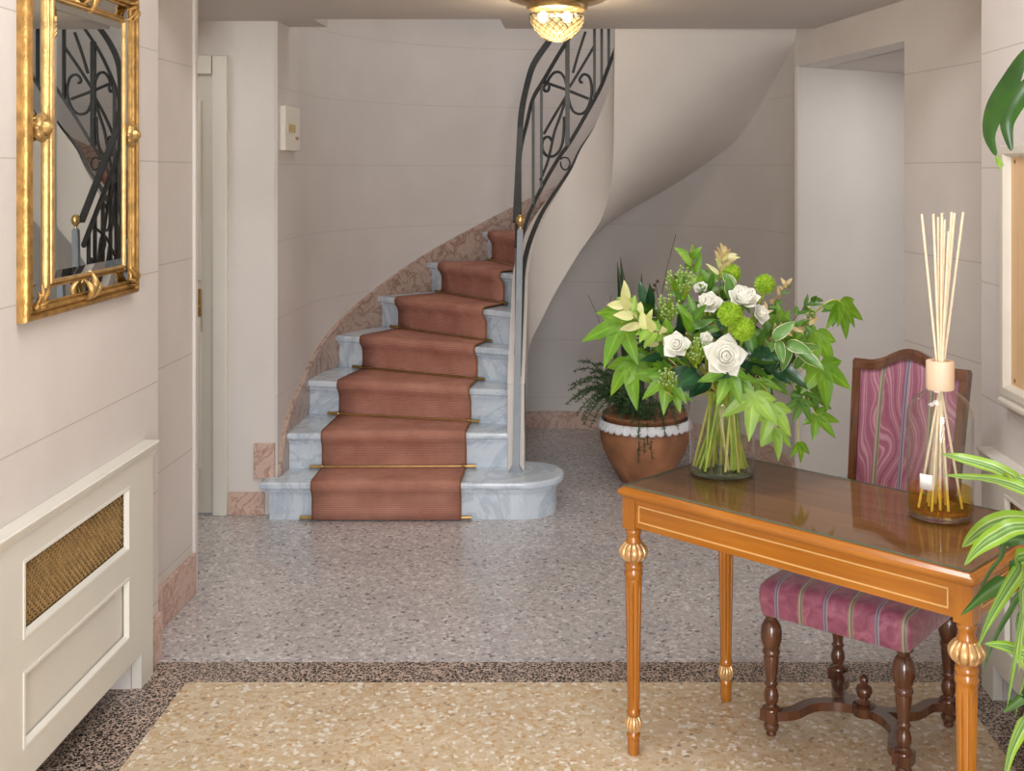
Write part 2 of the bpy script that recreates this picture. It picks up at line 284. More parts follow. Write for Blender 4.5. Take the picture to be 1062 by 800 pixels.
class MB:
    def __init__(s): s.bm = bmesh.new(); s.uv = None
    def face(s, vs):
        try: return s.bm.faces.new(vs)
        except ValueError: return None
    def v(s, p): return s.bm.verts.new(p)
    def box(s, x0, x1, y0, y1, z0, z1, M=None):
        ps = [(x0, y0, z0), (x1, y0, z0), (x1, y1, z0), (x0, y1, z0), (x0, y0, z1), (x1, y0, z1), (x1, y1, z1), (x0, y1, z1)]
        vs = [s.v(M @ V(p) if M else p) for p in ps]
        for f in ((3, 2, 1, 0), (4, 5, 6, 7), (0, 1, 5, 4), (1, 2, 6, 5), (2, 3, 7, 6), (3, 0, 4, 7)): s.face([vs[i] for i in f])
        return s
    def loft(s, loops, closed=True, cap0=True, cap1=True):
        """loops: lists of points of the same length"""
        rows = [[s.v(p) for p in l] for l in loops]; n = len(rows[0])
        for a, b in zip(rows, rows[1:]):
            for i in range(n if closed else n-1):
                j = (i+1) % n; s.face((a[i], a[j], b[j], b[i]))
        if closed and cap0: s.face(rows[0][::-1])
        if closed and cap1: s.face(rows[-1])
        return rows
    def prism(s, poly, z0, z1): s.loft([[(x, y, z0) for x, y in poly], [(x, y, z1) for x, y in poly]]); return s
    def lathe(s, prof, seg=24, c=(0, 0, 0), mod=None, cap=True, M=None):
        loops = []
        for r, z in prof:
            l = []
            for i in range(seg):
                t = 2*PI*i/seg; rr = r*(mod(t, z) if mod else 1)
                p = V((c[0]+rr*math.cos(t), c[1]+rr*math.sin(t), c[2]+z)); l.append(M @ p if M else p)
            loops.append(l)
        s.loft(loops, True, cap, cap); return s
    def tube(s, pts, r, seg=6, cap=True, flat=None):
        pts = [V(p) for p in pts]; n = len(pts)
        rs = r if isinstance(r, (list, tuple)) else [r]*n
        up = None; loops = []
        for i in range(n):
            t = (pts[min(i+1, n-1)]-pts[max(i-1, 0)])
            if t.length < 1e-9: t = V((0, 0, 1))
            t.normalize()
            if up is None:
                up = V((0, 0, 1)) if abs(t.z) < .9 else V((1, 0, 0))
            side = t.cross(up)
            if side.length < 1e-6: side = t.orthogonal()
            side.normalize(); up = side.cross(t).normalized()
            if flat: # rectangular section (w, h)
                w, h = flat
                loops.append([pts[i]+side*a*w/2+up*b*h/2 for a, b in ((-1, -1), (1, -1), (1, 1), (-1, 1))])
            else:
                loops.append([pts[i]+(side*math.cos(2*PI*k/seg)+up*math.sin(2*PI*k/seg))*rs[i] for k in range(seg)])
        s.loft(loops, True, cap, cap); return s
    def ball(s, c, r, seg=10, rings=6, sz=1.0, M=None):
        prof = [(max(1e-4, r*math.sin(PI*i/rings)), -r*sz*math.cos(PI*i/rings)) for i in range(rings+1)]
        return s.lathe(prof, seg, c, M=M)
    def grid(s, rows, uv=True):
        vr = [[s.v(p) for p in r] for r in rows]
        lay = s.bm.loops.layers.uv.verify() if uv else None
        m, n = len(vr), len(vr[0])
        for i in range(m-1):
            for j in range(n-1):
                f = s.face((vr[i][j], vr[i][j+1], vr[i+1][j+1], vr[i+1][j]))
                if f and lay:
                    for l, (a, b) in zip(f.loops, ((i, j), (i, j+1), (i+1, j+1), (i+1, j))): l[lay].uv = (b/(n-1), a/(m-1))
        return s
    def build(s, name, mat, parent=None, world=False, smooth=True, ang=35, bevel=0, solid=0, sub=0, kind=None, recalc=True):
        bm = s.bm
        bmesh.ops.remove_doubles(bm, verts=bm.verts, dist=1e-6)
        if recalc: bmesh.ops.recalc_face_normals(bm, faces=bm.faces)
        if world and parent is not None: bm.transform(wmat(parent).inverted())
        if smooth:
            for f in bm.faces: f.smooth = True
            a = R(ang)
            for e in bm.edges:
                if len(e.link_faces) == 2 and e.calc_face_angle(0) > a: e.smooth = False
        me = bpy.data.meshes.new(name); bm.to_mesh(me); bm.free()
        me.materials.append(mat)
        o = bpy.data.objects.new(name, me); COL.objects.link(o)
        if parent is not None: o.parent = parent
        if bevel:
            md = o.modifiers.new('bevel', 'BEVEL'); md.width = bevel; md.segments = 2; md.limit_method = 'ANGLE'; md.angle_limit = R(40)
        if solid:
            md = o.modifiers.new('solid', 'SOLIDIFY'); md.thickness = solid; md.offset = 1
        if sub:
            md = o.modifiers.new('sub', 'SUBSURF'); md.levels = sub; md.render_levels = sub
        if kind: o['kind'] = kind
        return o
def struct(name, mb, mat, **kw): return mb.build(name, mat, kind='structure', **kw)

def interp(tab, x):
    """smooth (Catmull-Rom) interpolation of a table sorted by x"""
    if x <= tab[0][0]: return tab[0][1]
    if x >= tab[-1][0]: return tab[-1][1]
    for i in range(len(tab)-1):
        x0, y0 = tab[i]; x1, y1 = tab[i+1]
        if x0 <= x <= x1:
            h = x1-x0; t = (x-x0)/h
            m0 = (y1-y0)/h if i == 0 else (y1-tab[i-1][1])/(x1-tab[i-1][0])
            m1 = (y1-y0)/h if i == len(tab)-2 else (tab[i+2][1]-y0)/(tab[i+2][0]-x0)
            return (2*t**3-3*t*t+1)*y0+(t**3-2*t*t+t)*h*m0+(-2*t**3+3*t*t)*y1+(t**3-t*t)*h*m1
def bez(p0, p1, p2, p3, n=12):
    out = []
    for i in range(n+1):
        t = i/n; u = 1-t; out.append(V(p0)*u**3+V(p1)*3*u*u*t+V(p2)*3*u*t*t+V(p3)*t**3)
    return out
def smoothpath(pts, k=6):
    pts = [V(p) for p in pts]; out = []
    for i in range(len(pts)-1):
        a, b = pts[i], pts[i+1]; pa = pts[max(i-1, 0)]; pb = pts[min(i+2, len(pts)-1)]
        for j in range(k):
            t = j/k
            out.append(.5*((2*a)+(b-pa)*t+(2*pa-5*a+4*b-pb)*t*t+(3*a-pa-3*b+pb)*t**3))
    out.append(pts[-1]); return out
def rect_ring(mb, y0, y1, z0, z1, prof, to3):
    """sweep a moulding profile [(inset, height)] round a rectangle with mitred corners; to3(a, b, h) gives the point"""
    loops = []
    for d, h in prof:
        loops.append([to3(y0+d, z0+d, h), to3(y1-d, z0+d, h), to3(y1-d, z1-d, h), to3(y0+d, z1-d, h)])
    mb.loft(loops, True, False, False)

# ================================================================== THE ROOM
XL, XR = -1.42, 1.41
XRN = 1.318        # face of the nearer right wall
ZC = 2.36           # low ceiling over the stair foot
ZH = 3.25           # hall ceiling in front
YB = 5.41           # back wall with the door
CX, CY, CR = -.15, 5.95, 1.29    # stairwell drum

# floor: three kinds of terrazzo laid flush
m = MB()
BX0, BX1, BY1, BW = -1.26, 1.20, 3.634, .15
m.box(-3.1, 2.4, 3.784, 7.6, -.1, 0); struct('floor', m, GREY, smooth=False)
m = MB(); m.box(BX0, BX1, -2.0, BY1, -.1, 0); struct('floor_panel', m, BEIGE, smooth=False)
m = MB(); m.box(-1.8, BX0, -2.0, 3.784, -.1, 0); m.box(BX1, 1.8, -2.0, 3.784, -.1, 0); m.box(BX0, BX1, BY1, 3.784, -.1, 0)
struct('floor_border', m, BORDER, smooth=False)

# left wall: near pier, shallow recess, bright corner bead
m = MB(); m.box(-1.75, XL, -2.0, 3.82, .72, ZH); m.box(-1.75, XL, -2.0, 1.85, 0, .72); m.box(-1.75, XL, 3.585, 3.82, 0, .72); m.box(-1.75, -1.62, 1.85, 3.585, 0, .72); struct('wall_left', m, WALL, smooth=False)
m = MB(); m.box(-1.75, -1.503, 3.82, 4.405, 0, ZC); m.box(-3.1, -1.75, 4.25, 4.405, 0, ZC); struct('wall_left_recess', m, WALL, smooth=False)
m = MB(); m.box(-1.53, -1.492, 4.405, 4.437, 0, ZC); struct('trim_1', m, PLASTER, bevel=.004)
# back wall of the side passage with its door opening
m = MB(); m.box(-1.71, -1.451, YB, 5.56, 0, ZC); m.box(-2.62, -1.71, YB, 5.56, 2.15, ZC); m.box(-3.1, -2.62, YB, 5.56, 0, ZC)
struct('wall_back', m, PLASTER, smooth=False)
m = MB(); m.box(-3.2, -3.1, 4.25, 5.56, 0, ZC); struct('wall_side_passage', m, PLASTER, smooth=False)
# door with casing
dr = bpy.data.objects.new('door_1', None); COL.objects.link(dr); dr.location = (-2.15, YB, 0); dr['kind'] = 'structure'
m = MB()
for (x0, x1, z0, z1) in ((-1.744, -1.674, 0, 2.106), (-2.656, -2.586, 0, 2.106), (-2.656, -1.7485, 2.106, 2.194), (-1.744, -1.674, 2.1, 2.194)):
    m.box(x0, x1, YB-.028, YB+.1, z0, z1)
m.build('door_casing', CREAMW, dr, world=True, bevel=.004)
m = MB(); m.box(-2.586, -1.744, YB-.004, YB+.036, .008, 2.106)
lf = m.build('door_leaf', CREAM, dr, world=True, bevel=.003)
m = MB()
for z0, z1 in ((.22, .95), (1.12, 1.98)):
    rect_ring(m, -2.49, -1.80, z0, z1, [(0, 0), (.004, .012), (.02, .012), (.03, 0)], lambda a, b, h: (a, YB-.004-h, b))
m.build('door_panel_moulding', CREAMW, dr, world=True)
m = MB(); m.box(-1.826, -1.800, YB-.012, YB-.004, .875, 1.08); m.tube([(-1.813, YB-.01, 1.0), (-1.813, YB-.05, 1.0), (-1.90, YB-.055, 1.0)], .007, 8)
m.build('door_handle', BRASS, dr, world=True, bevel=.002)

# stairwell drum
def OUT(b, r=CR):
    """point of the outer stair line: straight beside the corner, round the drum, straight again towards the right"""
    if b > 180: return V((CX-r, CY-(b-180)*.0225))
    if b < 0:
        d = -b*.0055; return V((CX+r+.1917*d, CY-d))
    return V((CX+r*math.cos(R(b)), CY+r*math.sin(R(b))))
RI, RO, IX, IY = .225, .308, -.04, 5.93
def INN(a, r):
    if a > 180: return V((IX-r, IY-(a-180)*.005))
    if a < 0: return V((IX+r, IY+a*.005))
    return V((IX+r*math.cos(R(a)), IY+r*math.sin(R(a))))
path = [V((CX-CR, YB)), V((CX-CR, 5.57))]+[OUT(b) for b in range(180, -1, -4)]
m = MB(); tk = .12
lp = []
def outn(i):
    a = path[max(i-1, 0)]; b = path[min(i+1, len(path)-1)]; t = (b-a).normalized(); return V((-t.y, t.x))
inn = [p for p in path]; out = [p+outn(i)*(.012 if i < 2 else .03 if i == len(path)-1 else tk) for i, p in enumerate(path)]
m.loft([[(p.x, p.y, z) for p, z in ((a, 0), (a, 4.6), (b, 4.6), (b, 0))] for a, b in zip(inn, out)])
struct('wall_stair', m, WALLS, ang=25)
# marble baseboard under the stair
m = MB(); bp_ = [OUT(b, CR) for b in range(108, -1, -3)]; bi = [OUT(b, CR-.018) for b in range(108, -1, -3)]
m.loft([[(p.x, p.y, z) for p, z in ((a, 0), (a, .105), (b, .105), (b, 0))] for a, b in zip(bi, bp_)])
struct('baseboard_stair', m, REDMARBLE, ang=25)
m = MB(); m.box(-1.674, -1.50, YB-.016, YB, 0, .108); struct('baseboard_back', m, REDMARBLE, bevel=.002)
m = MB(); m.box(-1.548, -1.452, YB-.02, YB, .176, .342); struct('trim_2', m, REDMARBLE, bevel=.002)
m = MB(); m.box(XL, -1.405, 3.72, 3.82, 0, .155); m.box(-1.503, -1.488, 3.82, 4.405, 0, .155); struct('baseboard_left', m, REDMARBLE, bevel=.002)

# angled right wall with a wide doorway into a deep passage
def AW(Y): return 1.14+.1917*(5.93-Y)
D0, D1 = 5.93, 4.746
m = MB()
n_ = V((1.09, .209)).normalized()
def awpoly(y0, y1, th=.16):
    a = V((AW(y0), y0)); b = V((AW(y1), y1)); return [tuple(a), tuple(b), tuple(b+n_*th), tuple(a+n_*th)]
m.prism(awpoly(D1, 3.60), 0, ZC+.1); m.prism(awpoly(D0+.02, D1), 2.19, ZC+.1)
struct('wall_right_angled', m, WALL, smooth=False)
a = V((AW(D0), D0)); e = V((.676, .41)).normalized(); a2 = a+e*1.5
b = V((AW(D1), D1)); b2 = b+n_*1.6
m = MB()
m.prism([tuple(a), tuple(a2), (a2.x, a2.y+.12), (a.x, a.y+.14)], 0, 2.6)
q = V((b.x, b.y)); m.prism([(b.x+.1, b.y), (b2.x, b2.y), (b2.x, b2.y-.1), (b.x+.1, b.y-.1)], 0, 2.6)
m.prism([tuple(a2), tuple(b2), (b2.x+.1, b2.y), (a2.x+.1, a2.y)], 0, 2.6)
struct('wall_passage', m, PLASTER, smooth=False)
m = MB(); pq = V((a.x, a.y))+n_*.155; pr_ = V((AW(D1), D1))+n_*.155
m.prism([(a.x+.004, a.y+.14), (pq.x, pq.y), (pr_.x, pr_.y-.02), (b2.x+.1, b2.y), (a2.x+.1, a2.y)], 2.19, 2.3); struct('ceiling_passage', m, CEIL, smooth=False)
m = MB(); m.box(-.018, .0, -.028, .0, 0, 2.19, Matrix.Translation((a.x+.005, a.y+.0, 0)) @ Matrix.Rotation(math.atan2(e.y, e.x), 4, 'Z')); struct('trim_3', m, PLASTER, bevel=.004)

# right wall, near
m = MB(); m.box(XRN, 1.75, -2.0, 3.70, .72, ZH); m.box(XRN, 1.75, -2.0, 1.85, 0, .72); m.box(XRN, 1.75, 3.51, 3.70, 0, .72); m.box(1.52, 1.75, 1.85, 3.51, 0, .72); struct('wall_right', m, WALLR, smooth=False)
m = MB(); m.box(XRN-.015, XRN, 3.615, 3.70, 0, .155); struct('baseboard_right', m, REDMARBLE, bevel=.002)
# wall behind the camera with the wide glazed entrance opening
m = MB(); m.box(-1.75, -.7, -2.15, -2.0, 0, ZH); m.box(.7, 1.75, -2.15, -2.0, 0, ZH); m.box(-.7, .7, -2.15, -2.0, 2.5, ZH); struct('wall_entrance', m, WALL, smooth=False)

# ceilings: high over the hall, low over the stair foot with the stairwell opening
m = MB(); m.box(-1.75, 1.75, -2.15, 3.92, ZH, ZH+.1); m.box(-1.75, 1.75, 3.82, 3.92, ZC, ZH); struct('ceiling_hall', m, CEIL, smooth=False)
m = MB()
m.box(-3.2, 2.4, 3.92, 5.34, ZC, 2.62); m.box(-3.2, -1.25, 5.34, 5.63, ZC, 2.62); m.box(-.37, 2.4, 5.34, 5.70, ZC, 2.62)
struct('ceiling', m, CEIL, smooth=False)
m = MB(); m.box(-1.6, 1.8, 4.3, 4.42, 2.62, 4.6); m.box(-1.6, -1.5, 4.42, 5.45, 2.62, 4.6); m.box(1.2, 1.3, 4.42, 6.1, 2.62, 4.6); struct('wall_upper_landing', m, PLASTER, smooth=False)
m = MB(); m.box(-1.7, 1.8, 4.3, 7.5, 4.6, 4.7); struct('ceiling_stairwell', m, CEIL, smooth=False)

# electrical cover plate on the stair wall
t = thing('switch_plate', 'cream electrical cover plate on the stair wall right of the narrow door', 'electrical box', (CX-CR, 5.59, 1.74))
m = MB(); m.box(CX-CR, CX-CR+.028, 5.45, 5.735, 1.742, 1.96); m.build('cover', PLASTICW, t, world=True, bevel=.004)
m = MB()
for i in range(3): m.box(CX-CR+.027, CX-CR+.030, 5.51+i*.045, 5.545+i*.045, 1.832, 1.872)
m.build('card_window', YELLOWED, t, world=True)
m = MB(); m.box(CX-CR+.027, CX-CR+.033, 5.635, 5.69, 1.800, 1.812); m.build('latch', OLDBRASS, t, world=True)

# ================================================================== STAIRCASE
st = thing('staircase', 'pale marble winding staircase with smooth plaster underside curving up to the ceiling', 'staircase', (-.9, 5.4, 0))
NB = {2: 199, 3: 180, 4: 162, 5: 144.5, 6: 128, 7: 111, 8: 94, 9: 77, 10: 60, 11: 43, 12: 26, 13: 9}
NA = {2: 258, 3: 229, 4: 200, 5: 180, 6: 150, 7: 128, 8: 106, 9: 84, 10: 62, 11: 40, 12: 18, 13: 0}
NZ = {n: .18*n for n in range(1, 11)}; NZ[1] = .182; NZ[11] = 2.05; NZ[12] = 2.37; NZ[13] = 2.55
RT = CR-.004
def nosing(n):
    if n == 1: return V((-1.43, 5.293)), V((-.35, 5.293))
    return OUT(NB[n], RT), INN(NA[n], RO)
def nrm(n):
    O, I = nosing(n); t = (I-O).normalized(); return V((t.y, -t.x))    # points downhill
LAY = [(.018, -.048), (.018, -.036), (.006, -.032), (.0, -.028), (-.002, -.016), (.001, -.005), (.007, 0)]
# bottom step with its round end
def step1(off):
    pts = [V((-1.49+off, 5.40)), V((-1.49+off, 5.293+off))]
    c = V((-.27, 5.493)); r = .20-off
    for i in range(0, 21): 
        t = -PI/2+PI*i/20; pts.append(c+V((r*math.cos(t), r*math.sin(t))))
    return [(p.x, p.y) for p in pts]+[(-.35, 5.69-off), (-.35, 5.57), (-1.425, 5.57), (-1.425, 5.40)]
m = MB(); m.loft([[(x, y, NZ[1]+z) for x, y in step1(o)] for o, z in LAY]); tr = m.build('step', MARBLE, st, world=True, ang=30)
m = MB(); m.loft([[(x, y, z) for x, y in step1(.034)] for z in (0, NZ[1]-.047)]); m.build('riser', MARBLE, tr, world=True, ang=30)
for n in range(2, 13):
    O, I = nosing(n); d = nrm(n); O2, I2 = nosing(n+1); d2 = nrm(n+1)
    def poly(off):
        pts = [O-d*off, I-d*off]
        k = 6
        for i in range(1, k): 
            p = INN(NA[n]+(NA[n+1]-NA[n])*i/k, RO); pts.append(p)
        pts += [I2-d2*.06, O2-d2*.06]
        for i in range(k-1, 0, -1): pts.append(OUT(NB[n]+(NB[n+1]-NB[n])*i/k, RT))
        return pts
    m = MB(); m.loft([[(p.x, p.y, NZ[n]+z) for p in poly(o)] for o, z in LAY]); tr = m.build('step', MARBLE, st, world=True, ang=30)
    m = MB(); rp = [O-d*.034, I-d*.034, I-d*.06, O-d*.06]
    m.loft([[(p.x, p.y, z) for p in rp] for z in (NZ[n-1]-.002, NZ[n]-.047)]); m.build('riser', MARBLE, tr, world=True, smooth=False)

ZLOW = [(-42, 2.40), (-16, 2.04), (0, 1.80), (18, 1.58), (40, 1.405), (60, 1.298), (78, 1.203), (90, 1.128), (106, 1.025), (138, .826), (180, .664), (218, .5), (257, .36)]
ZCAP = [(-42, 2.75), (0, 2.27), (46, 1.95), (55, 1.885), (77, 1.757), (88, 1.66), (108, 1.53), (131, 1.39), (150, 1.26), (180, 1.06), (257, .62)]
ZOUT = [(-42, 2.72), (-2, 2.354), (12.3, 2.218), (23, 2.014), (33.3, 1.827), (44.8, 1.686), (54.6, 1.562), (69.9, 1.389), (79, 1.285), (111, 1.0), (180, .36), (215, .1)]
# plaster inner string
AS = [257, 245, 232, 218, 206, 193]+list(range(180, -1, -4))+[-8, -16, -24, -32, -42]
loops = []
for a_ in AS:
    pi, po = INN(a_, RI), INN(a_, RO); zl, zc = interp(ZLOW, a_), interp(ZCAP, a_)
    loops.append([(pi.x, pi.y, zl), (pi.x, pi.y, zc), (po.x, po.y, zc), (po.x, po.y, zl+(.09 if a_ <= 134 else 0))])
m = MB(); m.loft(loops); m.build('string', PLASTER, st, world=True, ang=50)
m = MB(); m.box(IX-RO, IX-RI, 5.53, 5.62, NZ[1]-.004, .60); m.build('string_end', PLASTER, st, world=True, bevel=.004)
# plaster soffit: ruled between the string and the drum wall
rows = []
for a_ in [x for x in AS if x <= 134]:
    b_ = a_
    pi, po = INN(a_, RI), OUT(b_, CR+.01); zi, zo = interp(ZLOW, a_), interp(ZOUT, b_)
    row = []
    for k in range(13):
        t = k/12; q = pi+(po-pi)*t; z = zi+(zo-zi)*t
        for n in range(8, 1, -1):
            if (q-nosing(n)[0]).dot(nrm(n)) < .02 and a_ > 95: z = min(z, NZ[n]-.075); break
        row.append((q.x, q.y, z))
    rows.append(row)
for it in range(150):      # relax the inside of the sheet so that it curves without a crease
    zz = [[p[2] for p in r] for r in rows]
    for i in range(1, len(rows)-1):
        for k in range(1, 12):
            w = .25*(zz[i-1][k]+zz[i+1][k])+.25*(zz[i][k-1]+zz[i][k+1]); p = rows[i][k]; rows[i][k] = (p[0], p[1], w)
m = MB(); m.grid(rows, uv=False); m.build('soffit', PLASTER, st, world=True, ang=80)
# brown marble skirting climbing the drum wall
ZSK = [(9, 2.47), (26, 2.36), (43, 2.06), (60, 1.865), (77, 1.685), (94, 1.505), (111, 1.315), (128, 1.132), (144.5, .95), (162, .772), (180, .592), (199, .41), (203.8, .24)]
loops = []
for i in range(61):
    b_ = 203.8+(12-203.8)*i/60
    p0, p1 = OUT(b_, CR), OUT(b_, CR-.02); zt = interp(ZSK, b_)
    loops.append([(p1.x, p1.y, max(zt-.32, interp(ZOUT, min(b_, 215))+.02) if zt > .55 else .17), (p1.x, p1.y, zt-.004), (p0.x, p0.y, zt), (p0.x, p0.y, max(zt-.32, interp(ZOUT, min(b_, 215))+.02) if zt > .55 else .17)])
m = MB(); m.loft(loops); m.build('skirting', BROWNMARBLE, st, world=True, ang=40)

# carpet runner
def cpt(n, f, d, z):
    O, I = nosing(n); p = O+(I-O)*f+nrm(n)*d; return V((p.x, p.y, z))
prof = []
for n in range(1, 11):
    zb = 0 if n == 1 else NZ[n-1]; zt = NZ[n]
    prof += [(n, -.014, zb+.006), (n, -.018, zb+.05), (n, -.017, zt-.07), (n, -.006, zt-.045), (n, .008, zt-.03), (n, .011, zt-.012), (n, .006, zt+.004), (n, -.012, zt+.009)]
bm_ = MB(); lay = bm_.bm.loops.layers.uv.verify(); rowv = []; acc = 0; last = None; accs = []
for (n, d, z) in prof:
    row = [bm_.v(cpt(n, .165+(.815-.165)*k/6, d, z)) for k in range(7)]
    c_ = row[3].co.copy()
    if last is not None: acc += (c_-last).length
    last = c_; accs.append(acc); rowv.append(row)
for i in range(len(rowv)-1):
    for k in range(6):
        f = bm_.face((rowv[i][k], rowv[i][k+1], rowv[i+1][k+1], rowv[i+1][k]))
        for l, (ii, kk) in zip(f.loops, ((i, k), (i, k+1), (i+1, k+1), (i+1, k))): l[lay].uv = (kk/6, accs[ii])
rn = bm_.build('stair_runner', CARPET, None, ang=80, solid=.006)
props(rn, 'ribbed terracotta carpet runner down the middle of the marble stairs', 'carpet')

# brass stair rods
RODL = {1: 'brass rod ends either side of the carpet at floor level', 2: 'brass stair rod across the carpet on top of the round-ended bottom step',
        3: 'brass stair rod on the second marble step from the floor', 4: 'brass stair rod on the third marble step from the floor',
        5: 'brass stair rod on the fourth marble step from the floor', 6: 'brass stair rod on the fifth marble step from the floor',
        7: 'uppermost visible brass stair rod, partly behind the newel post'}
for n in range(1, 8):
    zb = (0 if n == 1 else NZ[n-1])+.014
    fa, fb = .115, .855
    d = -.004 if n > 1 else -.021
    a_, b_ = cpt(n, fa, d, zb), cpt(n, fb, d, zb)
    t = thing('stair_rod', RODL[n], 'stair rod', ((a_+b_)/2), 0, 'brass stair rods')
    m = MB(); m.tube([a_, b_], .006 if n > 1 else .0045, 8); rod = m.build('rod', BRASS if n < 4 else OLDBRASS, t, world=True)
    dr_ = (b_-a_).normalized()
    for q, sg in ((a_, 1), (b_, -1)):
        m = MB(); m.tube([q-dr_*sg*.004, q+dr_*sg*.05], .009, 8); m.ball(q+dr_*sg*.056, .0115, 8, 6); m.build('finial', BRASS if n < 4 else OLDBRASS, t, world=True)

# ================================================================== BALUSTRADE
ba = thing('balustrade', 'dark wrought iron stair balustrade with scrolls and a brass ball on its newel', 'balustrade', (-.305, 5.51, NZ[1]))
RMID = .2665
ZHND = [(-42, 3.5), (0, 3.05), (45, 2.78), (90, 2.5), (123, 2.315), (142, 2.2), (154, 2.085), (175, 1.90), (180, 1.86), (262, 1.395)]
ZTOP = [(-42, 3.4), (0, 2.95), (45, 2.68), (96, 2.345), (123, 2.145), (142, 2.02), (154, 1.885), (180, 1.71), (262, 1.25)]
ZBOT = [(-42, 2.95), (0, 2.47), (38, 2.226), (51.5, 2.11), (71.6, 1.957), (93, 1.79), (104, 1.72), (130, 1.53), (148, 1.407), (180, 1.2), (262, .72)]
def rail(tab, w, h, name, mat, a0=262, dz=0, r=RMID):
    pts = []
    for i in range(90):
        a_ = a0+(-40-a0)*i/89; p = INN(a_, r); pts.append((p.x, p.y, interp(tab, a_)+dz))
    m = MB(); m.tube(pts, .01, flat=(w, h)); return m.build(name, mat, ba, world=True, ang=50)
rail(ZHND, .030, .018, 'handrail', IRON)
rail(ZTOP, .016, .022, 'rail', IRON, 258); rail(ZBOT, .016, .018, 'rail', IRON, 258); rail(ZCAP, .026, .012, 'cap_bar', IRON, 255, .004, RMID-.012)
# newel
m = MB()
m.loft([[(-.3375, 5.478, NZ[1]), (-.2725, 5.478, NZ[1]), (-.2725, 5.525, NZ[1]), (-.3375, 5.525, NZ[1])], [(-.326, 5.488, NZ[1]+.022), (-.286, 5.488, NZ[1]+.022), (-.286, 5.525, NZ[1]+.022), (-.326, 5.525, NZ[1]+.022)],
        [(-.3215, 5.492, NZ[1]+.03), (-.2885, 5.492, NZ[1]+.03), (-.2885, 5.525, NZ[1]+.03), (-.3215, 5.525, NZ[1]+.03)], [(-.298, 5.496, 1.352), (-.270, 5.496, 1.352), (-.270, 5.524, 1.352), (-.298, 5.524, 1.352)], [(-.290, 5.504, 1.366), (-.278, 5.504, 1.366), (-.278, 5.516, 1.366), (-.290, 5.516, 1.366)]])
nw = m.build('newel_post', STEEL, ba, world=True, ang=30)
m = MB(); m.lathe([(.009, 1.362), (.007, 1.372), (.012, 1.380), (.019, 1.388), (.0225, 1.402), (.0215, 1.412), (.015, 1.424), (.006, 1.430), (.001, 1.431)], 16, (-.284, 5.51, 0)); m.build('ball_finial', BRASS, nw, world=True, ang=60)
# bars
def bar(a_, w=.0155, name='baluster', z0=None, z1=None):
    p = INN(a_, RMID); lo = interp(ZBOT, a_) if z0 is None else z0; hi = interp(ZTOP, a_) if z1 is None else z1
    m = MB(); m.tube([(p.x, p.y, lo), (p.x, p.y, hi)], w/2, flat=(w, w)); m.build(name, IRON, ba, world=True, ang=30)
def hit(px, py):
    a = (px-VPX)/FPX; A = a*a+1; B = -2*(a*IX+IY); C = IX*IX+IY*IY-RMID**2
    D = max(0, B*B-4*A*C); Y = (-B+math.sqrt(D))/(2*A); return V((a*Y, Y, CAM_H-(py-VPY)/FPX*Y))
def ang_of(px): p = hit(px, 100); return math.degrees(math.atan2(p.y-IY, p.x-IX))
for px in (553, 561.5, 616.5, 624, 631.3): bar(ang_of(px))
bar(ang_of(588.5), .025, 'panel_post')
for a_ in (246, 232, 214, 196, 182): bar(a_)
for a_ in (8, -8, -24): bar(a_)
def strap(pxs, r=.0082, name='scroll', k=5):
    pts = smoothpath([hit(x, y) for x, y in pxs], k); m = MB(); m.tube(pts, r, 6); m.build(name, IRON, ba, world=True, ang=70)
Z1 = lambda l: [(500+x/6.64, 20+y/6.64) for x, y in l]
Z2 = lambda l: [(500+x/6.64, 130+y/6.64) for x, y in l]
strap(Z1([(425, 440), (445, 430), (462, 455), (455, 490), (435, 495), (425, 470), (445, 440), (470, 395), (500, 366), (535, 366), (562, 395), (578, 440), (592, 520), (606, 590), (635, 640), (680, 652), (715, 630), (738, 585), (752, 530), (755, 470), (742, 405), (715, 380), (690, 385), (672, 415), (680, 435), (693, 432)]))
strap(Z2([(478, 105), (462, 82), (435, 84), (416, 110), (412, 155), (430, 195), (460, 214), (500, 208), (535, 170), (555, 110), (562, 40), (565, -60)]))
strap(Z2([(540, 235), (560, 222), (590, 228), (605, 262), (590, 300), (565, 305), (545, 285), (540, 250)]), .005, 'ring')
strap(Z1([(600, 470), (680, 340), (772, 185)]), name='diagonal_bar'); strap(Z1([(625, 370), (665, 230), (712, 85)]), name='diagonal_bar')
strap(Z1([(585, 520), (500, 660), (425, 790)]), name='diagonal_bar'); strap(Z1([(575, 560), (530, 690), (495, 790), (455, 970), (400, 1110)]), name='diagonal_bar')
strap(Z1([(465, 445), (590, 490), (735, 548)]), .0085, 'cross_bar')
# the same scrollwork on the straight flight beside the newel
def sp_(Y, z): return V((IX-RMID, Y, z))
def straight(pts, name='scroll', r=.0075):
    m = MB(); m.tube(smoothpath([sp_(*p) for p in pts], 5), r, 6); m.build(name, IRON, ba, world=True, ang=70)
straight([(5.60, .84), (5.70, 1.10), (5.86, 1.60)], 'diagonal_bar'); straight([(5.90, 1.2), (5.80, 1.30), (5.66, 1.36)], 'diagonal_bar'); straight([(5.72, .98), (5.82, 1.2), (5.92, 1.55)], 'diagonal_bar')
straight([(5.655, 1.17), (5.64, 1.20), (5.62, 1.20), (5.61, 1.16), (5.63, 1.10), (5.67, 1.09), (5.705, 1.15), (5.72, 1.24), (5.74, 1.30), (5.77, 1.31), (5.785, 1.27), (5.77, 1.24)])
straight([(5.81, 1.44), (5.79, 1.47), (5.77, 1.46), (5.765, 1.40), (5.79, 1.34), (5.83, 1.35), (5.855, 1.42), (5.87, 1.52), (5.90, 1.58), (5.925, 1.55)])

